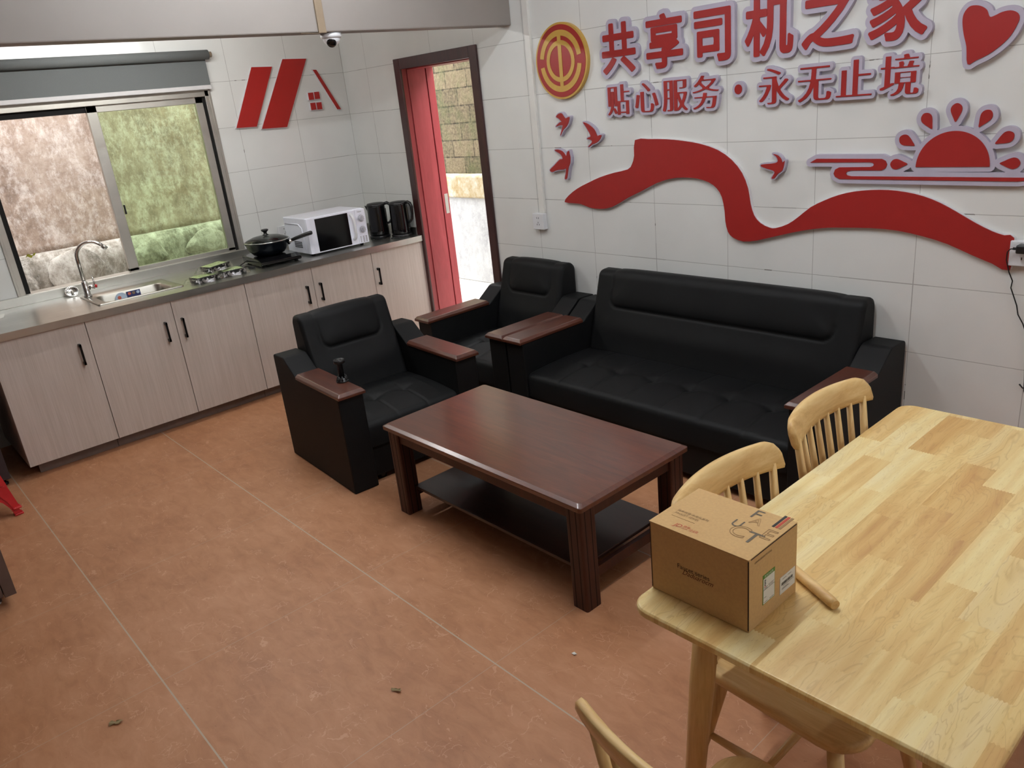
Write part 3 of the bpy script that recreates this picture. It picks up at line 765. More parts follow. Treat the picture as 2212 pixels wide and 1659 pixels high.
# ---- induction cooker and pan
ic = thing('induction_cooker', 'black induction cooker under the frying pan', 'cooker', (0.455, -1.075, 0.838), math.radians(-4))
prof = [(-0.17, 0.018), (-0.16, 0.010), (0.17, 0.010), (0.185, 0.022), (0.178, 0.034), (0.12, 0.052), (-0.17, 0.056)]
MB().prism(prof, -0.142, 0.142, 1).build('cooker_body', 'black_gloss', ic, 0.004)
MB().add([(-0.165, -0.136, 0.0565), (0.12, -0.136, 0.0525), (0.12, 0.136, 0.0525), (-0.165, 0.136, 0.0565), (-0.165, -0.136, 0.054), (0.12, -0.136, 0.05), (0.12, 0.136, 0.05), (-0.165, 0.136, 0.054)],
         [(0, 1, 2, 3), (4, 7, 6, 5), (0, 4, 5, 1), (1, 5, 6, 2), (2, 6, 7, 3), (3, 7, 4, 0)]).build('glass_plate', 'black_gloss', ic)
for fx in (-0.13, 0.14):
    for fy in (-0.115, 0.115): MB().lathe([(0.013, 0), (0.014, 0.012)], 14, (fx, fy, 0)).build('foot', 'black_rubber', ic)
MB().tube([(-0.10, -0.142, 0.025), (-0.08, -0.20, 0.006), (0.02, -0.215, 0.005), (0.10, -0.165, 0.005), (0.115, -0.185, 0.006), (0.03, -0.245, 0.005), (-0.06, -0.235, 0.009), (0.05, -0.19, 0.011), (0.13, -0.172, 0.006)], 0.0035, 8).build('power_cord', 'black_rubber', ic)
pn = thing('frying_pan', 'black deep frying pan with glass lid on the induction cooker', 'pan', (0.445, -1.08, 0.8955), 0)
MB().lathe([(0.0001, 0), (0.085, 0), (0.105, 0.006), (0.135, 0.045), (0.150, 0.085), (0.154, 0.087), (0.150, 0.089), (0.146, 0.085), (0.130, 0.046), (0.10, 0.009), (0.0001, 0.005)], 48, close=False).build('pan_body', 'pan_enamel', pn)
hd = Vector((0.70, 0.714, 0)).normalized()
MB().tube([hd*0.143+Vector((0, 0, 0.062)), hd*0.175+Vector((0, 0, 0.078))], [0.015, 0.012], 12).build('handle_socket', 'chrome', pn)['label'] = 'chrome handle socket'
MB().tube([hd*0.17+Vector((0, 0, 0.076)), hd*0.20+Vector((0, 0, 0.086)), hd*0.27+Vector((0, 0, 0.104)), hd*0.315+Vector((0, 0, 0.114)), hd*0.322+Vector((0, 0, 0.115))], [0.011, 0.012, 0.0135, 0.014, 0.010], 14).build('handle', 'black_plastic', pn)
ld = MB().lathe([(0.150, 0.0905), (0.13, 0.104), (0.09, 0.119), (0.04, 0.127), (0.0001, 0.128)], 48, close=False).build('lid', 'lid_glass', pn); ld['label'] = 'clear domed glass lid'
MB().lathe([(0.1465, 0.0895), (0.153, 0.0895), (0.1535, 0.094), (0.149, 0.0955), (0.1465, 0.0895)], 48, close=False).build('rim_band', 'chrome', ld)
MB().lathe([(0.020, 0.127), (0.020, 0.131), (0.012, 0.136), (0.011, 0.146), (0.024, 0.158), (0.025, 0.164), (0.018, 0.168)], 24).build('lid_knob', 'black_plastic', ld)['label'] = 'black lid knob'

# ---- packs in plastic film
def pack(label, loc, rz, rx=0.0):
    t = thing('bagged_box', label, 'package', loc, rz, 'black boxes in clear plastic bags'); t.rotation_euler = (rx, 0, rz)
    bx('box', 'black_plastic', t, -0.055, 0.055, -0.075, 0.075, 0.003, 0.036, 0.003)
    bx('box_label', 'pack_green', t, -0.050, 0.045, -0.070, 0.060, 0.0362, 0.0368)
    P = []
    for i in range(15):
        row = []
        for j in range(13):
            u = -1+2*i/14; v = -1+2*j/12
            h = 0.044*(1-max(abs(u), abs(v))**6)+0.004*math.sin(7*u+5*v+rz*9)*(1-max(abs(u), abs(v))**4)
            row.append((v*(0.072+0.006*math.sin(u*6)), u*(0.108+0.008*math.sin(v*5+rz)), max(0.001, h)))
        P.append(row)
    MB().grid(P).build('bag', 'plastic_film', t)['label'] = 'crinkled clear plastic bag'
    return t
pack('black box in clear plastic bag, lower left of the three by the sink', (0.595, -1.605, 0.838), math.radians(8))
pack('black box in clear plastic bag, lower right of the three, towards the cooker', (0.575, -1.415, 0.838), math.radians(-2))
pack('black box in clear plastic bag lying on top of the two others', (0.540, -1.500, 0.884), math.radians(12), math.radians(3))

# ================================================================== LEFT EDGE FURNITURE
t = thing('floor_cabinet', 'dark grey-brown cabinet on small feet at the left end of the kitchen counter', 'cabinet', (0.42, -3.25, 0))
bx('cabinet_body', 'dark_panel', t, 0.10, 0.675, -3.55, -2.952, 0.03, 1.30, 0.004)
bx('door', 'dark_panel', t, 0.677, 0.70, -3.55, -2.954, 0.035, 1.29, 0.003)
for fx in (0.15, 0.665):
    for fy in (-3.50, -2.985): MB().lathe([(0.018, 0), (0.018, 0.012), (0.008, 0.014), (0.008, 0.031)], 14, (fx, fy, 0)).build('foot', 'black_metal', t)
world_children(t)
t = thing('low_cabinet', 'grey-brown panelled cabinet on short legs at the left picture edge', 'cabinet', (1.85, -3.5, 0))
bx('cabinet_body', 'grey_brown_panel', t, 1.60, 2.085, -3.80, -3.187, 0.055, 0.78, 0.003)
bx('door', 'grey_brown_panel', t, 2.087, 2.105, -3.80, -3.232, 0.055, 0.775, 0.002)
bx('door_frame', 'grey_brown_panel', t, 2.087, 2.108, -3.229, -3.187, 0.05, 0.78, 0.002)
for fx in (1.65, 2.03):
    for fy in (-3.75, -3.26):
        lg = bx('leg', 'dark_panel', t, fx-0.02, fx+0.02, fy-0.02, fy+0.02, 0.012, 0.056, 0.002); MB().lathe([(0.016, 0), (0.018, 0.013)], 14, (fx, fy, 0)).build('foot_pad', 'white_plastic', lg)
world_children(t)
# two red plastic stools stacked into each other
def red_stool(label, z):
    t = thing('plastic_stool', label, 'stool', (1.008, -3.178, z), math.radians(3), 'stacked red plastic stools')
    H_ = 0.29
    def half(z): return 0.172-0.050*z/H_
    for sx in (-1, 1):
        for sy in (-1, 1):
            L = []
            for z_, w_ in ((0.0, 0.036), (0.014, 0.031), (0.05, 0.036), (0.085, 0.050), (0.112, 0.075), (0.130, 0.105)):
                h = half(z_); L.append([(sx*h, sy*(h-w_), z_), (sx*h, sy*h, z_), (sx*(h-w_), sy*h, z_)])
            inner = [[(r[0][0]-sx*0.003, r[0][1], r[0][2]), (r[1][0]-sx*0.003, r[1][1]-sy*0.003, r[1][2]), (r[2][0], r[2][1]-sy*0.003, r[2][2])] for r in L]
            m = MB().grid(L, False).grid(inner, False)
            for q in (0, 2): m.grid([[r[q] for r in L], [r[q] for r in inner]], False)
            m.grid([L[0], inner[0]], False).grid([L[-1], inner[-1]], False)
            lg = m.build('leg', 'red_plastic', t, weld=True)
            b = half(0)+0.006
            bx('foot_rim', 'red_plastic', lg, *sorted((sx*(b-0.040), sx*b)), *sorted((sy*(b-0.040), sy*b)), 0.0, 0.012, 0.004)
    # skirt between the legs with an arched lower edge, and the seat
    for k in range(4):
        ca, sa = math.cos(k*PI/2), math.sin(k*PI/2); P = []
        for i in range(21):
            u = -1+2*i/20; row = []
            for z_ in (0.128+0.020*(1-u*u), 0.18, 0.24, H_):
                h = half(z_); row.append((u*h*ca-h*sa, u*h*sa+h*ca, z_))
            P.append(row)
        o = MB().grid(P, False).build('skirt', 'red_plastic', t); md = o.modifiers.new('s', 'SOLIDIFY'); md.thickness = 0.003; md.offset = 0
    MB().prism(rrect(-0.124, 0.124, -0.124, 0.124, 0.025), H_-0.002, H_+0.006, 2).build('seat', 'red_plastic', t, 0.004)
    return t
red_stool('red plastic stool at the left picture edge, lower of two stacked', 0.0)
red_stool('red plastic stool at the left picture edge, stacked on top of another', 0.034)

# ================================================================== WALL FITTINGS
def socket(name, label, x, z, w_, h_, dep, group=None, y=0.0):
    t = thing(name, label, 'socket', (x, y, z)); 
    bx('socket_box', 'white_plastic', t, x-w_/2, x+w_/2, y-dep, y-0.0002, z-h_/2, z+h_/2, 0.003)
    m = MB()
    for dx, dz, a in ((-0.008, 0.022, 0), (0.008, 0.022, 0), (-0.009, -0.018, 0.5), (0.009, -0.018, -0.5), (0, -0.006, 0)):
        m.box(x+dx-0.0016, x+dx+0.0016, y-dep-0.0006, y-dep+0.0004, z+dz-0.005, z+dz+0.005)
    m.build('pin_holes', 'dark_gap', t)
    return world_children(t)
socket('wall_socket', 'white surface socket below the vertical trunking on the lettered wall', 2.042, 0.999, 0.095, 0.098, 0.035)
tr = MB().box(2.046, 2.090, -0.018, -0.0002, 1.049, ZC-0.001); o = tr.build('cable_trunking', 'white_trunking', None, 0.002); tag(o, 'white vertical cable trunking on the tiled wall left of the round emblem', 'trunking')
sR = socket('wall_socket', 'white surface socket at the right end of the red ribbon', 4.675, 0.995, 0.105, 0.095, 0.03)
ad = thing('power_adapter', 'black power adapter plugged into the right socket, cable hanging down', 'adapter', (4.69, -0.031, 1.02))
MB().box(4.655, 4.73, -0.075, -0.0312, 1.004, 1.036).build('adapter_body', 'black_plastic', ad, 0.005)
cab = [(4.657, -0.05, 1.018), (4.632, -0.05, 1.016), (4.621, -0.045, 1.003), (4.618, -0.035, 0.97), (4.627, -0.02, 0.92), (4.640, -0.012, 0.885), (4.637, -0.01, 0.857), (4.650, -0.01, 0.825), (4.664, -0.01, 0.79), (4.672, -0.01, 0.755), (4.692, -0.01, 0.722), (4.705, -0.01, 0.69), (4.712, -0.012, 0.62), (4.722, -0.015, 0.52), (4.728, -0.015, 0.45), (4.745, -0.015, 0.40), (4.80, -0.02, 0.20), (4.84, -0.03, 0.006)]
MB().tube([(4.657, -0.05, 1.018), (4.640, -0.05, 1.018)], 0.005, 10).build('strain_relief', 'black_rubber', ad)
MB().tube(cab, 0.0022, 8).build('cable', 'black_rubber', ad)
MB().tube([(4.708, -0.013, 0.475), (4.722, -0.016, 0.462), (4.738, -0.013, 0.470)], 0.003, 8).build('cable_tie', 'black_rubber', ad)
world_children(ad)
t = thing('wall_socket', 'white socket on the kitchen wall between pan and microwave', 'socket', (0, -0.735, 0.965))
bx('socket_box', 'white_plastic', t, 0.0003, 0.028, -0.785, -0.69, 0.915, 1.005, 0.003)
m = MB()
for dy, dz in ((-0.008, 0.022), (0.008, 0.022), (-0.009, -0.016), (0.009, -0.016), (0, -0.004)): m.box(0.0277, 0.0286, -0.735+dy-0.0016, -0.735+dy+0.0016, 0.96+dz-0.005, 0.96+dz+0.005)
m.build('pin_holes', 'dark_gap', t); world_children(t)

# trunking and dome camera on the beam
o = MB().box(1.9302, 1.942, -1.262, -1.222, 2.117, ZC-0.001).build('beam_trunking', 'tan_trunking', None, 0.002); tag(o, 'tan cable strip running down the face of the ceiling beam', 'trunking')
dc = thing('security_camera', 'white dome security camera under the ceiling beam', 'camera', (1.87, -1.16, 2.122))
MB().lathe([(0.050, -0.0005), (0.052, -0.016), (0.047, -0.024)], 32).build('camera_base', 'white_plastic', dc)
sp = [(0.043*math.cos(math.radians(a)), -0.024-0.036*math.sin(math.radians(a))) for a in range(0, 91, 10)]
MB().lathe([(max(0.0001, r_), z_) for r_, z_ in sp], 32, close=False).build('camera_eyeball', 'white_plastic', dc)
le = MB().lathe([(0.024, 0.0), (0.022, 0.006), (0.0001, 0.008)], 24, close=False).build('camera_lens', 'black_gloss', dc, loc=(0.022, -0.016, -0.046), rot=(0, math.radians(125), math.radians(-36))); le['label'] = 'black round lens'
o = MB().add([(1.935, -1.355, 2.119), (1.935, -1.235, 2.116), (1.87, -1.24, 2.1205), (1.88, -1.33, 2.1205)], [(0, 1, 2, 3)]).build('tape_flap', 'tan_trunking', None); sm = o.modifiers.new('sol', 'SOLIDIFY'); sm.thickness = 0.0015; tag(o, 'loose flap of tan tape under the beam beside the dome camera', 'tape')

# ================================================================== SOFA SET
def fillet(pts, rads, n=6):
    out = []; N = len(pts)
    for i, p in enumerate(pts):
        r = rads[i]; p = Vector(p); a = Vector(pts[i-1]); b = Vector(pts[(i+1) % N])
        if r <= 0: out.append((p.x, p.y)); continue
        d1 = (a-p).normalized(); d2 = (b-p).normalized(); ang = d1.angle(d2); t = r/math.tan(ang/2)
        s = p+d1*t; e = p+d2*t; c = p+(d1+d2).normalized()*(r/math.sin(ang/2))
        v0 = s-c; v1 = e-c; th = v0.angle(v1); cr = v0.x*v1.y-v0.y*v1.x; sg = 1 if cr > 0 else -1
        for k in range(n+1):
            q = th*k/n*sg; out.append((c.x+v0.x*math.cos(q)-v0.y*math.sin(q), c.y+v0.x*math.sin(q)+v0.y*math.cos(q)))
    return out
def resample(pts, step):
    o = [Vector(pts[0])]
    for a, b in zip(pts, pts[1:]):
        a = Vector(a); b = Vector(b); n = max(1, int(math.ceil((b-a).length/step)))
        for k in range(1, n+1): o.append(a.lerp(b, k/n))
    return o
def make_seat(width, d0, d1, ntuft, zt=0.325):
    # local frame: x = depth (0 rear wall side), y across, z up
    step = 0.006; nx = int((d1-d0)/step); ny = int(width/step); y0 = -width/2
    tx = d0+(d1-d0)*0.52; ty = [y0+width*(k+1)/(ntuft+1) for k in range(ntuft)]
    r = 0.03; P = []
    for i in range(nx+1):
        x = d0+(d1-d0)*i/nx; row = []
        for j in range(ny+1):
            y = y0+width*j/ny
            u = (x-d0)/(d1-d0); v = j/ny
            z = zt+0.030*math.sin(PI*min(1, u*0.9+0.12))**0.8*min(1, 4*min(v, 1-v)+0.5)
            for q in ty:
                dx = x-tx; dy = y-q
                z -= 0.017*math.exp(-(dx*dx+dy*dy)/0.0016)
                z -= 0.0060*math.exp(-(dy/0.007)**2)*(0.35 if dx < 0 else 1)*math.exp(-abs(dx)*1.5)
                z -= 0.0035*math.exp(-(dx/0.014)**2)*math.exp(-(dy/0.09)**2)
            e = min(d1-x, r)
            z -= r-math.sqrt(max(0, r*r-(r-e)**2)) if e < r else 0
            row.append((x, y, z))
        P.append(row)
    m = MB().grid(P)
    B = [[(p[0], p[1], 0.20) for p in row] for row in P]
    m.grid([P[-1], B[-1]]).grid([P[0], B[0]])
    m.grid([[row[0] for row in P], [row[0] for row in B]]).grid([[row[-1] for row in P], [row[-1] for row in B]])
    return m
def make_back(width, mside, zmid, top=0.772):
    prof = [(0.0, 0.22), (0.0, top), (0.112, top-0.004), (0.235, 0.345), (0.235, 0.22)]
    pr = resample(fillet(prof, [0, 0.05, 0.045, 0.03, 0], 8), 0.009)
    n = len(pr); nrm = []
    for i in range(n):
        d = (pr[min(i+1, n-1)]-pr[max(i-1, 0)]).normalized(); nrm.append(Vector((-d.y, d.x)))
    s = [0.0]
    for a, b in zip(pr, pr[1:]): s.append(s[-1]+(b-a).length)
    # arc position where the front face passes zmid, and where the top ridge starts
    imid = max(i for i in range(n) if pr[i].y > zmid and pr[i].x > 0.1); smid = s[imid]
    stop = s[min(i for i in range(n) if pr[i].y > top-0.02)]
    ny = int(width/0.0085); hw = width/2; rad = 0.055; P = []
    for j in range(ny+1):
        y = -hw+width*j/ny; row = []
        ee = hw-abs(y); rr = 0.022; ins = rr-math.sqrt(max(0, rr*rr-(rr-min(ee, rr))**2))
        for i in range(n):
            d = -ins
            # head cushion: signed distance to its rounded outline
            qx = abs(y)-(hw-mside-rad); qs = s[i]-(smid-rad)
            dd = math.hypot(max(qx, 0), max(qs, 0))+min(max(qx, qs), 0)-rad
            fade = min(1, max(0, (s[i]-stop)/0.10))
            kk = 0.022+0.033*min(1, max(0, (qx-qs+0.05)/0.10))
            if dd < 0: d += 0.020*(1-math.exp(dd/kk))*fade
            d -= 0.0065*math.exp(-(dd/0.006)**2)*min(1, max(0, (s[i]-stop)/0.03))*(1.0 if qs > -0.02 else 0.25)
            if s[i] > smid: d += 0.010*math.exp(-((s[i]-smid-0.12)/0.07)**2)*(1-(abs(y)/hw)**4)
            p = pr[i]+nrm[i]*d; row.append((p.x, y, p.y))
        P.append(row)
    m = MB().grid(P)
    for row in (P[0], P[-1]): m.add(row, [tuple(range(len(row)))])
    return m
def sofa(name, label, cat, width, ntuft, loc, rz, group, mside):
    t = thing(name, label, cat, loc, rz, group)
    D, AW = 0.735, 0.132; hw = width/2
    for sgn in (-1, 1):
        y0, y1 = (-hw, -hw+AW) if sgn < 0 else (hw-AW, hw)
        prof = fillet([(0.0, 0.0), (D, 0.0), (D, 0.498), (0.262, 0.498), (0.135, 0.590), (0.0, 0.585)], [0, 0, 0.006, 0.02, 0.045, 0.015], 5)
        a = MB().prism(prof, y0, y1, 1).build('arm', 'black_leather', t, 0.011, 3)
        c = MB(); x0, x1, ya, yb, z0, z1 = 0.268, D+0.022, y0-0.006, y1+0.006, 0.499, 0.527; e = 0.013
        c.add([(x0, ya, z0), (x1, ya, z0), (x1, yb, z0), (x0, yb, z0), (x0, ya, z0+0.014), (x1, ya, z0+0.014), (x1, yb, z0+0.014), (x0, yb, z0+0.014),
               (x0+e*0.5, ya+e, z1), (x1-e, ya+e, z1), (x1-e, yb-e, z1), (x0+e*0.5, yb-e, z1)],
              [(0, 3, 2, 1), (0, 1, 5, 4), (1, 2, 6, 5), (2, 3, 7, 6), (3, 0, 4, 7), (4, 5, 9, 8), (5, 6, 10, 9), (6, 7, 11, 10), (7, 4, 8, 11), (8, 9, 10, 11)])
        c.build('armrest_board', 'armrest_wood', a, 0.0025)['label'] = 'dark brown wooden armrest board'
    iw = width-2*AW-0.004
    make_seat(iw, 0.19, D-0.012, ntuft).build('seat_cushion', 'black_leather', t, weld=True)
    make_back(iw, mside, 0.575).build('backrest', 'black_leather', t, weld=True)
    f = MB().box(0.02, D-0.028, -iw/2, iw/2, 0.035, 0.225); f.build('base', 'black_leather', t, 0.008)
    for fx in (0.08, D-0.08):
        for fy in (-iw/2+0.06, iw/2-0.06): MB().lathe([(0.022, 0.0), (0.025, 0.036)], 16, (fx, fy, 0)).build('foot', 'black_plastic', t)
    return t
# local +x is the way the seat faces
g = 'black armchairs with wooden armrests'
# armchair 1 faces +x, its back towards the kitchen counter
sofa('armchair', 'black leather armchair facing right, with a small black part standing on its wooden armrest', 'armchair', 0.80, 2, (1.735, -1.340, 0), math.radians(-3.6), g, 0.085)
sofa('armchair', 'black leather armchair against the lettered wall, between doorway and sofa', 'armchair', 0.81, 2, (2.045, -0.012, 0), math.radians(-90), g, 0.085)
sofa('sofa', 'long black leather three-seat sofa against the lettered wall', 'sofa', 1.80, 6, (3.365, -0.012, 0), math.radians(-90), None, 0.115)

# small furniture foot standing on the armrest
t = thing('furniture_foot', 'small black adjustable plastic furniture foot standing on an armrest', 'part', (2.300, -1.668, 0.527), math.radians(20))
MB().lathe([(0.030, 0), (0.031, 0.006), (0.024, 0.009), (0.024, 0.020), (0.0145, 0.023)], 28).build('base_ring', 'black_plastic', t)
m = MB()
for k in range(8):
    a = 2*PI*k/8; m.tube([(0.026*math.cos(a), 0.026*math.sin(a), 0.004), (0.019*math.cos(a), 0.019*math.sin(a), 0.030)], 0.004, 6)
m.build('base_lugs', 'black_plastic', t)
MB().lathe([(0.0145, 0.015), (0.0145, 0.092), (0.022, 0.097)], 20).build('stem', 'black_plastic', t)
MB().lathe([(0.022, 0.094), (0.027, 0.096), (0.027, 0.112), (0.022, 0.114), (0.021, 0.108), (0.009, 0.107), (0.009, 0.114), (0.0001, 0.114)], 28, close=False).build('top_disc', 'black_plastic', t)

# ================================================================== COFFEE TABLE
t = thing('coffee_table', 'dark red-brown wooden coffee table with lower shelf in front of the sofa', 'table', (3.345, -1.445, 0))
TX, TY, TZ = 0.605, 0.302, 0.44
def chamfer_top(x, y, z0, z1, e, r):
    o = rrect(-x, x, -y, y, r, 4); i = rrect(-x+e, x-e, -y+e, y-e, r, 4)
    m = MB(); n = len(o)
    m.grid([[(a, b, z) for a, b in q]+[(q[0][0], q[0][1], z)] for q, z in ((o, z0), (o, z1-e*0.55), (i, z1))], False)
    m.add([(a, b, z1) for a, b in i], [tuple(range(n))]); m.add([(a, b, z0) for a, b in o], [tuple(range(n))[::-1]])
    return m
chamfer_top(TX, TY, TZ-0.026, TZ, 0.016, 0.012).build('tabletop', 'mahogany', t, 0.0015, weld=True)
for sx in (-1, 1):
    for sy in (-1, 1):
        cx, cy = sx*0.5525, sy*0.250; lx, ly = 0.036, 0.038
        m = MB()
        pl = rrect(cx-lx, cx+lx, cy-ly, cy+ly, 0.008, 3); m.prism(pl, 0.0, TZ-0.0262, 2)
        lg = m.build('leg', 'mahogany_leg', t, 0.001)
        gr = MB()
        for q in (-0.016, 0.014):
            gr.box(cx+q-0.0018, cx+q+0.0018, cy-ly-0.0004, cy+ly+0.0004, 0.002, TZ-0.03); gr.box(cx-lx-0.0004, cx+lx+0.0004, cy+q-0.0018, cy+q+0.0018, 0.002, TZ-0.03)
        gr.build('leg_groove', 'dark_gap', lg)
ap = MB(); az0, az1 = TZ-0.082, TZ-0.0265
ap.box(-0.517, 0.517, -0.276, -0.258, az0, az1).box(-0.517, 0.517, 0.258, 0.276, az0, az1).box(-0.577, -0.559, -0.212, 0.212, az0, az1).box(0.559, 0.577, -0.212, 0.212, az0, az1)
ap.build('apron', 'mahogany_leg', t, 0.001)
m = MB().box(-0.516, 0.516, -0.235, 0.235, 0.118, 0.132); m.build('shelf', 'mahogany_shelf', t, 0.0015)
for q in (-0.535, 0.535): bx('stretcher', 'mahogany_leg', t, q-0.01, q+0.01, -0.2125, 0.2125, 0.075, 0.117, 0.001)

# ================================================================== DINING SET
t = thing('dining_table', 'pale rubberwood dining table of glued planks at the right', 'table', (5.03, -1.70, 0))
X0, X1, Y0, Y1, ZT = 4.685, 5.357, -2.352, -1.058, 0.75
def rounded_slab(x0, x1, y0, y1, z0, z1, r, e):
    o = rrect(x0, x1, y0, y1, r, 7); i = rrect(x0+e, x1-e, y0+e, y1-e, max(0.002, r-e), 7); j = rrect(x0+e*2.2, x1-e*2.2, y0+e*2.2, y1-e*2.2, max(0.002, r-e), 7)
    L = ((j, z0), (o, z0+e*1.6), (o, z1-e), (i, z1))
    m = MB(); m.grid([[(a, b, z) for a, b in q]+[(q[0][0], q[0][1], z)] for q, z in L], False); n = len(o)
    m.add([(a, b, z1) for a, b in i], [tuple(range(n))]); m.add([(a, b, z0) for a, b in j], [tuple(range(n))[::-1]]); return m
rounded_slab(X0, X1, Y0, Y1, ZT-0.022, ZT, 0.045, 0.004).build('tabletop', 'rubberwood_planks', t, 0.0015, weld=True)
for sx in (-1, 1):
    for sy in (-1, 1):
        cx = 5.021+sx*0.228; cy = -1.705+sy*0.520
        MB().tube([(cx, cy, ZT-0.023), (cx+sx*0.012, cy+sy*0.012, 0.52), (cx+sx*0.040, cy+sy*0.040, 0.0)], [0.026, 0.027, 0.017], 20).build('leg', 'rubberwood_z', t)
m = MB(); m.box(4.83, 5.212, -2.236, -2.216, ZT-0.085, ZT-0.0225).box(4.83, 5.212, -1.194, -1.174, ZT-0.085, ZT-0.0225).box(4.782, 4.802, -2.195, -1.215, ZT-0.085, ZT-0.0225).box(5.240, 5.260, -2.195, -1.215, ZT-0.085, ZT-0.0225)
m.build('apron', 'rubberwood_x', t, 0.002)
world_children(t)

def chair(label, loc, rz):
    # local +x is the way the sitter faces; seat front at +0.215
    t = thing('dining_chair', label, 'chair', loc, rz, 'wooden spindle-back dining chairs')
    sz = 0.44
    # seat: saddle board with big rounded front corners
    o = fillet([(-0.205, -0.185), (0.215, -0.215), (0.215, 0.215), (-0.205, 0.185)], [0.05, 0.075, 0.075, 0.05], 7)
    n = len(o); ctr = Vector((0.0, 0.0)); L = []
    for k, z in ((0.955, sz-0.036), (0.992, sz-0.026), (1.0, sz-0.012), (0.985, sz-0.002), (0.955, sz), (0.8, sz-0.005), (0.5, sz-0.011), (0.2, sz-0.012)):
        L.append([(a*k, b*k, z) for a, b in o]+[(o[0][0]*k, o[0][1]*k, z)])
    m = MB().grid(L, True); m.add(L[0][:-1], [tuple(range(n))[::-1]]); m.add(L[-1][:-1], [tuple(range(n))])
    m.build('seat', 'rubberwood_x', t, weld=True)
    legs = {}
    for sx in (-1, 1):
        for sy in (-1, 1):
            a = Vector((sx*0.135, sy*0.135, sz-0.030)); b = Vector((sx*0.195 if sx > 0 else -0.225, sy*0.195, 0.0)); legs[sx, sy] = (a, b)
            MB().tube([a, a.lerp(b, 0.45), b], [0.017, 0.0195, 0.0125], 16).build('leg', 'rubberwood_z', t)
    def on(k, z): a, b = legs[k]; f = (a.z-z)/(a.z-b.z); return a.lerp(b, f)
    mid = []
    for sy in (-1, 1):
        p, q = on((-1, sy), 0.215), on((1, sy), 0.215); mid.append(p.lerp(q, 0.5))
        MB().tube([p, p.lerp(q, 0.5), q], [0.008, 0.0125, 0.008], 12).build('stretcher', 'rubberwood_x', t)
    MB().tube([mid[0], mid[0].lerp(mid[1], 0.5), mid[1]], [0.008, 0.011, 0.008], 12).build('stretcher', 'rubberwood_y', t)
    # crest rail: curved board, leaning back, rounded upper corners
    CW = 0.212; zt, zb = 0.867, 0.794; th = 0.024
    def curve(v, z):   # v -1..1 across; returns rear face x
        lean = -0.262-0.024*(z-0.83)/0.07
        return lean+0.041*v*v
    K = 40; rows_o = []; rows_i = []
    outer = []; 
    F = []; Bk = []
    NZ = 10
    for k in range(K+1):
        v = -1+2*k/K; y = v*CW
        e = (1-abs(v))*CW; rr = 0.032; drop = rr-math.sqrt(max(0, rr*rr-(rr-min(e, rr))**2)) if e < rr else 0
        top = zt-0.004*v*v-drop*0.65; bot = zb+0.006*(1-v*v)
        rf = []; rb = []
        for q in range(NZ+1):
            z = bot+(top-bot)*q/NZ; x = curve(v, z); ed = min(q, NZ-q)/NZ; rd = 0.005*(1-min(1, ed*5))
            rb.append((x+rd, y, z)); rf.append((x+th-rd, y, z))
        F.append(rf); Bk.append(rb)
    m = MB().grid(F).grid(Bk).grid([[r[-1] for r in F], [r[-1] for r in Bk]]).grid([[r[0] for r in F], [r[0] for r in Bk]]).grid([F[0], Bk[0]]).grid([F[-1], Bk[-1]])
    m.build('crest_rail', 'rubberwood_y', t, weld=True)
    for k in range(8):
        v = -0.88+1.76*k/7; y = v*CW; outerp = k in (0, 7)
        xb = -0.170+0.02*v*v; yb = y*0.84
        xt = curve(v, zb+0.01)+th/2
        r0 = 0.0105 if outerp else 0.0088
        MB().tube([(xb, yb, sz-0.012), ((xb+xt)/2, (yb+y)/2, (sz+zb)/2), (xt, y, zb+0.018)], [r0, r0*1.18, r0*0.92], 12).build('spindle', 'rubberwood_z', t)
    return t
chair('rubberwood spindle-back chair at the far end of the dining table side, nearest the sofa arm', (4.838, -1.395, 0), 0.0)
chair('rubberwood spindle-back chair half hidden behind the cardboard box', (4.858, -1.925, 0), 0.0)
chair('rubberwood spindle-back chair at the near table end, cut off by the picture edge', (5.083, -2.474, 0), math.radians(90))

# wooden stick on the table
o = MB().tube([(4.800, -2.012, 0.7615), (4.905, -2.063, 0.7615), (4.995, -2.1065, 0.7615), (5.006, -2.112, 0.7615)], [0.0105, 0.0108, 0.0112, 0.0098], 16).build('wooden_dowel', 'rubberwood_x', None)
tag(o, 'short round wooden dowel lying on the table behind the cardboard box', 'stick')

# ------------------------------------------------------------------ cardboard box
BX0, BX1, BY0, BY1, BZ0, BZ1 = 4.690, 4.920, -2.277, -2.106, 0.7505, 0.912
b = thing('cardboard_box', 'brown cardboard faucet box on the near left corner of the dining table', 'box', ((BX0+BX1)/2, (BY0+BY1)/2, BZ0))
bx('carton', 'cardboard', b, BX0, BX1, BY0, BY1, BZ0, BZ1-0.002, 0.0015)
bx('lid_panel', 'cardboard', b, BX0-0.0008, BX1-0.0004, BY0-0.0012, BY1, BZ1-0.0018, BZ1, 0.0008)
m = MB().box(BX1-0.0028, BX1-0.0004, BY0-0.0006, BY0+0.0012, BZ0+0.004, BZ1-0.004); m.box(BX0+0.0002, BX0+0.0022, BY0-0.0006, BY0+0.001, BZ0+0.004, BZ1-0.004); m.box(BX1-0.001, BX1+0.0004, BY0+0.006, BY1-0.004, BZ1-0.0032, BZ1-0.0022)
m.build('flap_seam', 'ink_brown', b)
EPS = 0.0005
def t_top(s, size, x, y, mat, name='printed_text', shear=0.0, sx=1.0):
    me = text_mesh(s, size, shear); me.transform(Matrix(((sx, 0, 0, x), (0, 1, 0, y), (0, 0, 1, BZ1+EPS), (0, 0, 0, 1)))); return link(name, me, mat, b)
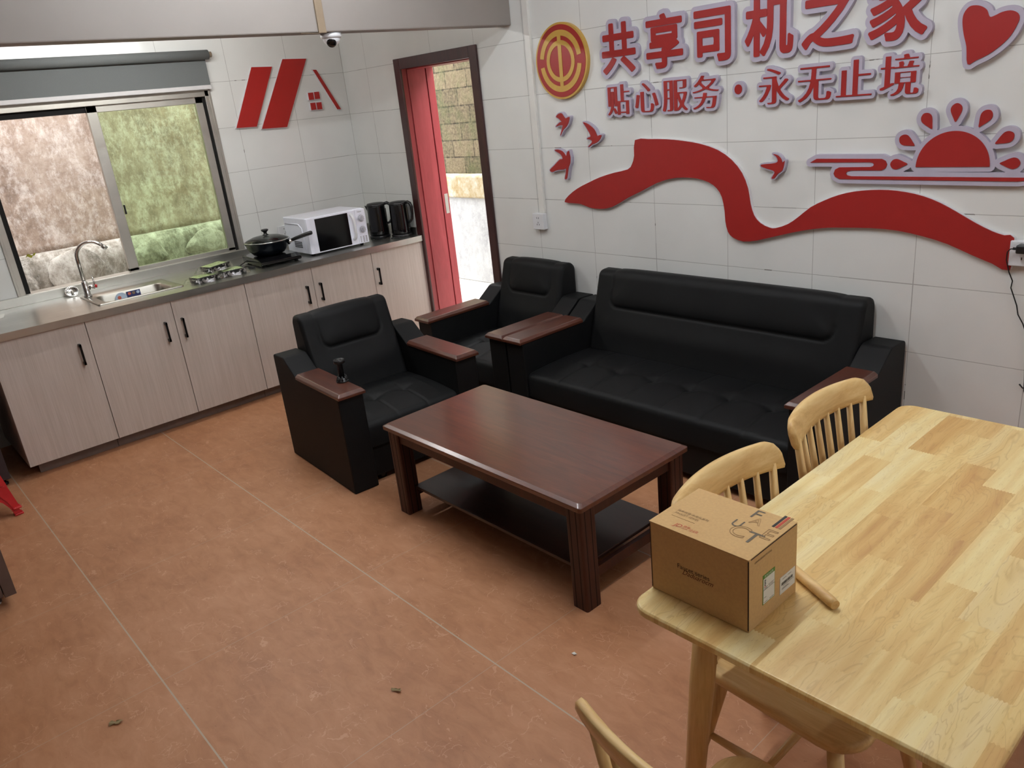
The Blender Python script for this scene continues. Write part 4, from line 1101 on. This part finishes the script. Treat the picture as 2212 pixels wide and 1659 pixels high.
def t_front(s, size, x, z, mat, name='printed_text', shear=0.0, sx=1.0):
    me = text_mesh(s, size, shear); me.transform(Matrix(((sx, 0, 0, x), (0, 0, -1, BY0-EPS), (0, 1, 0, z), (0, 0, 0, 1)))); return link(name, me, mat, b)
def outline_text(s, size, x, y, wdt):
    E = mesh_edges(text_mesh(s, 1.0)); F_, mn = sdf_grid(E, 0.05, 0.02)
    lo = contour(F_.copy(), mn, 0.02, 0.012)+contour(F_.copy(), mn, 0.02, -0.012)
    me = loops_mesh(lo, 0.002); me.transform(Matrix(((size, 0, 0, x), (0, size, 0, y), (0, 0, 0.05, BZ1+EPS), (0, 0, 0, 1)))); link('printed_text', me, 'ink_light', b)
t_top('F', 0.047, 4.834, -2.144, 'ink_grey'); t_top('U', 0.036, 4.821, -2.192, 'ink_grey', sx=0.95); t_top('T', 0.058, 4.866, -2.228, 'ink_grey')
outline_text('A', 0.036, 4.847, -2.164, 0); outline_text('C', 0.058, 4.831, -2.222, 0); outline_text('E', 0.052, 4.888, -2.198, 0)
for x0, mt in ((4.8895, 'ink_black'), (4.8965, 'ink_red'), (4.9035, 'ink_light')):
    bx('printed_stripe', mt, b, x0, x0+0.0052, -2.150, -2.0995, BZ1-0.0005, BZ1+EPS)
t_top('臻系优选·水龙头系列', 0.0081, 4.710, -2.211, 'ink_fade'); t_top('FAUCET SERIES', 0.0100, 4.711, -2.222, 'ink_light', sx=0.86)
bx('printed_rule', 'ink_light', b, 4.712, 4.768, -2.2322, -2.2318, BZ1-0.0005, BZ1+EPS)
t_top('JD', 0.0165, 4.7385, -2.2625, 'ink_red', shear=0.15); t_top('京东', 0.0085, 4.757, -2.2565, 'ink_red'); t_top('.COM', 0.0055, 4.757, -2.2625, 'ink_red'); t_top('|企业购', 0.0095, 4.7745, -2.2610, 'ink_red', sx=0.62)
t_front('Daduarocm', 0.0165, 4.768, 0.818, 'ink_rust', shear=0.5, sx=0.92); t_front('Faucet series', 0.0150, 4.7565, 0.8285, 'ink_brown', sx=0.98)
text_on_x('GERMAN DESCENT MP DEVISE', 0.0058, BX1+EPS, -2.2600, 0.8945, 'ink_brown', b, sx=0.76)
lb = bx('green_label', 'label_green', b, BX1-0.0003, BX1+0.0006, -2.2305, -2.1885, 0.7875, 0.8535); lb['label'] = 'green edged shipping label'
bx('label_paper', 'paper_white', lb, BX1+0.0006, BX1+0.0009, -2.2290, -2.1900, 0.7890, 0.8450)
text_on_x('京东企业购', 0.0062, BX1+0.0008, -2.2255, 0.8470, 'paper_white', lb)
m = MB(); q = BX1+0.0009
for y0, y1, z in ((-2.229, -2.190, 0.8195), (-2.212, -2.192, 0.8255), (-2.210, -2.194, 0.8225), (-2.227, -2.214, 0.8240), (-2.227, -2.216, 0.8215), (-2.227, -2.219, 0.8020), (-2.207, -2.192, 0.7915), (-2.227, -2.214, 0.7915)):
    m.box(q, q+0.0002, y0, y1, z, z+0.0007)
for k in range(4): m.box(q, q+0.0002, -2.226, -2.2215+0.001*(k % 2), 0.829+0.0035*k, 0.831+0.0035*k)
m.build('label_print', 'ink_black', lb)
m = MB().box(q, q+0.0002, -2.227, -2.2195, 0.8262, 0.8275); m.build('label_mark', 'ink_red', lb)
lb = MB().prism([(-2.1690, 0.7765), (-2.1130, 0.7765), (-2.1130, 0.8155), (-2.1690, 0.8155)], BX1-0.0003, BX1+0.0008, 0).build('barcode_label', 'paper_white', b); lb['label'] = 'white barcode label'
m = MB(); rb = random.Random(4); y = -2.1640
while y < -2.1225:
    wv = rb.choice((0.0004, 0.0006, 0.0010)); m.box(BX1+0.0008, BX1+0.0010, y, y+wv, 0.7955, 0.8020); y += wv+rb.choice((0.0004, 0.0007, 0.0009))
for y0, y1, z in ((-2.160, -2.146, 0.8090), (-2.140, -2.128, 0.8095), (-2.158, -2.118, 0.7925), (-2.162, -2.140, 0.7880), (-2.162, -2.135, 0.7855)): m.box(BX1+0.0008, BX1+0.0010, y0, y1, z, z+0.0007)
m.build('barcode', 'ink_black', lb)
world_children(b)

# ================================================================== LETTERED WALL
YB, YT = -0.0004, -0.022
def place(loops, s, x, z, sx=1.0): return [[(x+p[0]*s*sx, z+p[1]*s) for p in lp] for lp in loops]
def sign_char(ch, label, group, x, z, size, kind, rim):
    E = mesh_edges(text_mesh(ch, 1.0)) - np.array([0.5, 0.38])
    if ch == '·':
        E = loop_edges([[(0.125*math.cos(2*PI*k/28), 0.125*math.sin(2*PI*k/28)) for k in range(28)]])
    cell = 1/110
    if kind == 'bold':
        F_, mn = sdf_grid(E, 0.06, cell); red = contour(F_.copy(), mn, cell, 0.027)
    elif ch == '·':
        F_, mn = sdf_grid(E, 0.06, cell); red = contour(F_.copy(), mn, cell, 0.0)
    else:
        cell = 1/170; F_, mn = sdf_grid(E, 0.06, cell); S = F_ < 0
        A = S.copy()
        for k in (-3, -2, -1, 1, 2, 3): A &= np.roll(S, k, 1)
        # keep strokes that the thinning would lose
        B = A.copy()
        for k in range(1, 6): B |= np.roll(A, k, 0) | np.roll(A, -k, 0)
        G = B.astype(float)
        for _ in range(2):
            G = (np.roll(G, 1, 0)+np.roll(G, -1, 0)+2*G)/4; G = (np.roll(G, 1, 1)+np.roll(G, -1, 1)+2*G)/4
        red = contour(0.5-G, mn, cell, 0.0)
    c2 = 1/80
    F2, mn2 = sdf_grid(loop_edges(red), rim/size+0.05, c2); back = contour(F2.copy(), mn2, c2, rim/size)
    t = thing('sign_character', label, 'sign lettering', (x, 0, z), 0, group)
    wall_plate('backing_plate', place(back, size, x, z, 0.93), 'lavender_board', t, YB, YT)['label'] = 'pale lavender backing'
    wall_plate('character_face', place(red, size, x, z, 0.93), 'mural_red', t, YT, YT-0.003)['label'] = 'red character face'
    world_children(t)
o6 = ('first', 'second', 'third', 'fourth', 'fifth', 'sixth')
for k, (ch, x) in enumerate(zip('共享司机之家', (2.743, 3.034, 3.311, 3.596, 3.864, 4.144))):
    sign_char(ch, 'large red character %s on lavender backing, %s in the upper line' % (ch, o6[k]), 'characters of the upper line', x, 1.914, 0.250, 'bold', 0.0205)
for k, (ch, x) in enumerate(zip('贴心服务·永无止境', (2.726, 2.912, 3.090, 3.268, 3.446, 3.627, 3.815, 3.987, 4.169))):
    lab = 'round red dot on lavender backing in the middle of the lower line' if ch == '·' else 'small red character %s on lavender backing in the lower line' % ch
    sign_char(ch, lab, 'characters of the lower line', x, 1.664, 0.168, 'serif', 0.014)

def cutout(name, label, cat, shapes, rim, mat='mural_red', back='lavender_board', group=None, depth=None, face='face', names=None):
    E = loop_edges(shapes); c = max(0.002, (E.reshape(-1, 2).max(0)-E.reshape(-1, 2).min(0)).max()/260)
    F_, mn = sdf_grid(E, rim+0.02, c); bk = contour(F_, mn, c, rim)
    ctr = E.reshape(-1, 2).mean(0); yt = depth or YT
    t = thing(name, label, cat, (float(ctr[0]), 0, float(ctr[1])), 0, group)
    wall_plate('backing_plate', bk, back, t, YB, yt)
    for k, s in enumerate(shapes):
        wall_plate(names[k] if names else face, [s], mat, t, yt, yt-0.003)
    return world_children(t)
RIBBON=[(2.268,1.122),(2.307,1.161),(2.381,1.202),(2.465,1.234),(2.560,1.266),(2.663,1.290),(2.763,1.308),(2.794,1.335),(2.812,1.379),(2.822,1.458),(2.911,1.460),(3.022,1.456),(3.128,1.445),(3.230,1.428),(3.329,1.397),(3.405,1.350),(3.461,1.290),(3.494,1.218),(3.508,1.146),(3.527,1.093),(3.560,1.058),(3.610,1.038),(3.643,1.038),(3.704,1.060),(3.755,1.095),(3.812,1.140),(3.876,1.172),(3.938,1.196),(4.006,1.212),(4.080,1.220),(4.151,1.221),(4.221,1.214),(4.290,1.199),(4.357,1.174),(4.424,1.139),(4.490,1.102),(4.553,1.072),(4.596,1.059),(4.630,1.051),(4.629,0.927),(4.565,0.948),(4.489,0.976),(4.397,1.013),(4.302,1.038),(4.197,1.056),(4.089,1.061),(3.975,1.057),(3.897,1.053),(3.815,1.041),(3.731,1.023),(3.644,1.000),(3.572,0.981),(3.537,0.972),(3.471,0.964),(3.413,0.979),(3.383,1.007),(3.369,1.058),(3.365,1.108),(3.350,1.175),(3.321,1.216),(3.277,1.244),(3.206,1.263),(3.122,1.267),(3.047,1.261),(2.957,1.239),(2.851,1.195),(2.753,1.157),(2.637,1.104),(2.545,1.091),(2.466,1.096),(2.400,1.114),(2.345,1.117)]
HEART=[(4.471,1.834),(4.461,1.856),(4.443,1.871),(4.422,1.878),(4.400,1.876),(4.384,1.855),(4.382,1.826),(4.390,1.785),(4.403,1.742),(4.412,1.682),(4.440,1.692),(4.478,1.708),(4.515,1.733),(4.545,1.764),(4.562,1.798),(4.567,1.819),(4.558,1.836),(4.536,1.846),(4.509,1.844),(4.488,1.836)]
BIRD1=[(2.258,1.602),(2.275,1.616),(2.299,1.620),(2.312,1.612),(2.323,1.598),(2.334,1.590),(2.344,1.593),(2.364,1.596),(2.358,1.575),(2.348,1.559),(2.333,1.544),(2.311,1.531),(2.296,1.515),(2.284,1.499),(2.282,1.501),(2.292,1.521),(2.302,1.545),(2.306,1.554),(2.276,1.554),(2.249,1.549),(2.269,1.563),(2.288,1.572),(2.299,1.573),(2.291,1.582),(2.276,1.593)]
BIRD2=[(2.465,1.563),(2.491,1.557),(2.519,1.542),(2.543,1.524),(2.555,1.506),(2.565,1.487),(2.578,1.491),(2.595,1.490),(2.585,1.473),(2.567,1.458),(2.541,1.448),(2.523,1.445),(2.509,1.436),(2.496,1.431),(2.491,1.433),(2.510,1.446),(2.523,1.457),(2.518,1.466),(2.501,1.472),(2.485,1.475),(2.499,1.482),(2.514,1.486),(2.511,1.500),(2.498,1.519),(2.480,1.543)]
BIRD3=[(2.225,1.419),(2.253,1.422),(2.280,1.415),(2.299,1.403),(2.312,1.386),(2.318,1.388),(2.324,1.404),(2.339,1.413),(2.343,1.395),(2.348,1.376),(2.343,1.345),(2.329,1.323),(2.320,1.295),(2.310,1.261),(2.301,1.255),(2.291,1.258),(2.301,1.286),(2.306,1.309),(2.302,1.316),(2.289,1.310),(2.244,1.308),(2.214,1.302),(2.190,1.295),(2.172,1.307),(2.204,1.328),(2.232,1.347),(2.263,1.367),(2.285,1.369),(2.281,1.385),(2.266,1.399),(2.247,1.408)]
BIRD4=[(3.567,1.328),(3.604,1.331),(3.638,1.335),(3.651,1.344),(3.642,1.363),(3.625,1.375),(3.651,1.368),(3.668,1.351),(3.673,1.336),(3.683,1.344),(3.682,1.329),(3.674,1.302),(3.652,1.287),(3.635,1.267),(3.620,1.267),(3.635,1.291),(3.626,1.302),(3.595,1.310),(3.567,1.320)]
CLOUD=[(3.806,1.335),(3.837,1.351),(4.119,1.347),(4.135,1.339),(4.142,1.325),(4.137,1.310),(4.121,1.301),(3.994,1.301),(3.975,1.296),(3.970,1.289),(3.976,1.281),(3.995,1.277),(4.640,1.274),(4.650,1.272),(4.643,1.263),(4.621,1.260),(3.943,1.265),(3.923,1.275),(3.916,1.288),(3.922,1.305),(3.940,1.314),(4.074,1.315),(4.085,1.319),(4.088,1.325),(4.084,1.331),(4.073,1.334)]
SUN=[(4.256,1.314),(4.521,1.313),(4.393,1.314),(4.390,1.450)]

for nm, s, lab in (('a', BIRD1, 'red flying bird cut-out, uppermost of the three left birds under the emblem'), ('b', BIRD2, 'red flying bird cut-out nearest the ribbon tail, long wing raised'),
                   ('c', BIRD3, 'red flying bird cut-out, lowest of the three left birds, wings spread'), ('d', BIRD4, 'red flying bird cut-out alone above the ribbon, beside the sun and cloud')):
    cutout('bird_decoration', lab, 'bird cut-out', [smooth_poly(s, 2)], 0.006, group='red bird cut-outs')
cutout('heart_decoration', 'tilted red heart on lavender backing at the upper right', 'heart cut-out', [smooth_poly(HEART, 3)], 0.017)
sun = arc(4.3885, 1.3135, 0.1335, 0, 180, 48)
def petal(a):
    c_, s_ = math.cos(math.radians(a)), math.sin(math.radians(a)); r0, r1 = 0.166, 0.234; o = []
    L = r1-r0; wd = 0.0205
    pr = [(0, 0), (0.22, 0.42), (0.45, 0.80), (0.65, 1.0), (0.82, 0.88), (0.94, 0.52), (1.0, 0)]
    pts = [(r0+L*u, wd*v) for u, v in pr]+[(r0+L*u, -wd*v) for u, v in pr[-2:0:-1]]
    pts = smooth_poly(pts, 3)
    return [(4.3885+c_*u-s_*v, 1.3135+0.012*(1 if a in (0, 180) else 0)+s_*u+c_*v) for u, v in pts]
cutout('sun_decoration', 'red half sun with seven petal rays over a striped cloud', 'sun cut-out', [sun]+[petal(a) for a in range(0, 181, 30)]+[CLOUD], 0.018, names=['sun_disc']+['sun_ray']*7+['cloud_stripe'])
cutout('ribbon_decoration', 'long wavy red ribbon cut-out across the wall above the sofa', 'ribbon cut-out', [smooth_poly(RIBBON, 2)], 0.0022, back='white_board', depth=-0.016)

# round emblem
e = thing('round_emblem', 'round yellow and red emblem left of the upper line', 'emblem', (2.329, 0, 1.890)); ex, ez = 2.329, 1.890
circ = lambda r: [(ex+r*math.cos(2*PI*k/96), ez+r*math.sin(2*PI*k/96)) for k in range(96)]
wall_plate('emblem_disc', [circ(0.197)], 'emblem_yellow', e, YB, -0.024)['label'] = 'yellow disc with narrow rim'
wall_plate('red_field', [circ(0.186)], 'mural_red', e, -0.024, -0.026)['label'] = 'red field'
def sector(r0, r1, a0, a1):
    return [[(ex+r1*math.cos(math.radians(a)), ez+r1*math.sin(math.radians(a))) for a in np.linspace(a0, a1, 48)]+[(ex+r0*math.cos(math.radians(a)), ez+r0*math.sin(math.radians(a))) for a in np.linspace(a1, a0, 48)]]
wall_plate('yellow_arc', sector(0.129, 0.159, 9, 171), 'emblem_yellow', e, -0.026, -0.028); wall_plate('yellow_arc', sector(0.129, 0.159, 189, 351), 'emblem_yellow', e, -0.026, -0.028)
wall_plate('yellow_ring', [circ(0.107), circ(0.083)], 'emblem_yellow', e, -0.026, -0.028)
wall_plate('yellow_bar', [[(ex-0.013, ez-0.131), (ex+0.013, ez-0.131), (ex+0.013, ez+0.131), (ex-0.013, ez+0.131)]], 'emblem_yellow', e, -0.0262, -0.0283)
world_children(e)

# house of red panels on the kitchen wall (faces +x): outlines in (y, z)
def panel(name, label, poly, group):
    t = thing(name, label, 'wall panel', (0, sum(p[0] for p in poly)/len(poly), sum(p[1] for p in poly)/len(poly)), 0, group)
    cx = sum(p[0] for p in poly)/len(poly); cz = sum(p[1] for p in poly)/len(poly)
    big = [(cx+(p[0]-cx)*1.0+0.004*(1 if p[0] > cx else -1), cz+(p[1]-cz)+0.003*(1 if p[1] > cz else -1)) for p in poly]
    MB().prism(big, 0.0004, 0.016, 0).build('backing_plate', 'white_board', t)
    MB().prism(poly, 0.016, 0.019, 0).build('red_face', 'red_acrylic', t)
    world_children(t)
gh = 'red panels forming a house on the kitchen wall'
panel('slanted_panel', 'shorter red slanted panel beside the window on the kitchen wall', [(-0.738, 2.108), (-0.583, 2.103), (-0.787, 1.716), (-0.938, 1.722)], gh)
panel('slanted_panel', 'taller red slanted panel in the middle of the house on the kitchen wall', [(-0.492, 2.148), (-0.303, 2.142), (-0.556, 1.690), (-0.752, 1.697)], gh)
panel('roof_strip', 'thin red strip sloping down to the right near the room corner', [(-0.266, 2.064), (-0.238, 2.062), (-0.086, 1.773), (-0.118, 1.775)], gh)
for y, z, lab in ((-0.318, 1.884, 'upper left'), (-0.268, 1.886, 'upper right'), (-0.314, 1.813, 'lower left'), (-0.264, 1.812, 'lower right')):
    s = 0.021; panel('window_square', 'small red square, %s of four forming the house window' % lab, [(y-s, z-s*1.18), (y+s, z-s*1.18), (y+s, z+s*1.18), (y-s, z+s*1.18)], gh)

# ================================================================== FLOOR DEBRIS
def leaf(label, loc, s, rz, seed):
    rnd = random.Random(seed); o = []
    for k in range(14):
        a = 2*PI*k/14; r = s*(0.75+0.5*rnd.random())*(1.0 if abs(math.cos(a)) > 0.5 else 0.5); o.append((r*math.cos(a), r*0.55*math.sin(a), 0.002+0.006*rnd.random()))
    ob = MB().add(o, [tuple(range(14))]).build('dry_leaf', 'leaf_brown', None, loc=loc, rot=(0, 0, rz)); md = ob.modifiers.new('s', 'SOLIDIFY'); md.thickness = 0.0008
    tag(ob, label, 'leaf')
leaf('crumpled dry leaf on the floor near the lower left picture corner', (3.161, -3.118, 0.0012), 0.022, 0.9, 1)
leaf('small dry leaf on the bare floor between coffee table and lower edge', (3.735, -2.42, 0.0012), 0.016, 0.5, 2)
ob = MB().add([(-0.008, -0.004, 0.001), (0.006, -0.006, 0.004), (0.009, 0.005, 0.001), (-0.004, 0.006, 0.003)], [(0, 1, 2, 3)]).build('paper_crumb', 'paper_white', None, loc=(4.044, -1.92, 0.001)); md = ob.modifiers.new('s', 'SOLIDIFY'); md.thickness = 0.0006; tag(ob, 'tiny white paper scrap on the floor right of the coffee table leg', 'paper')
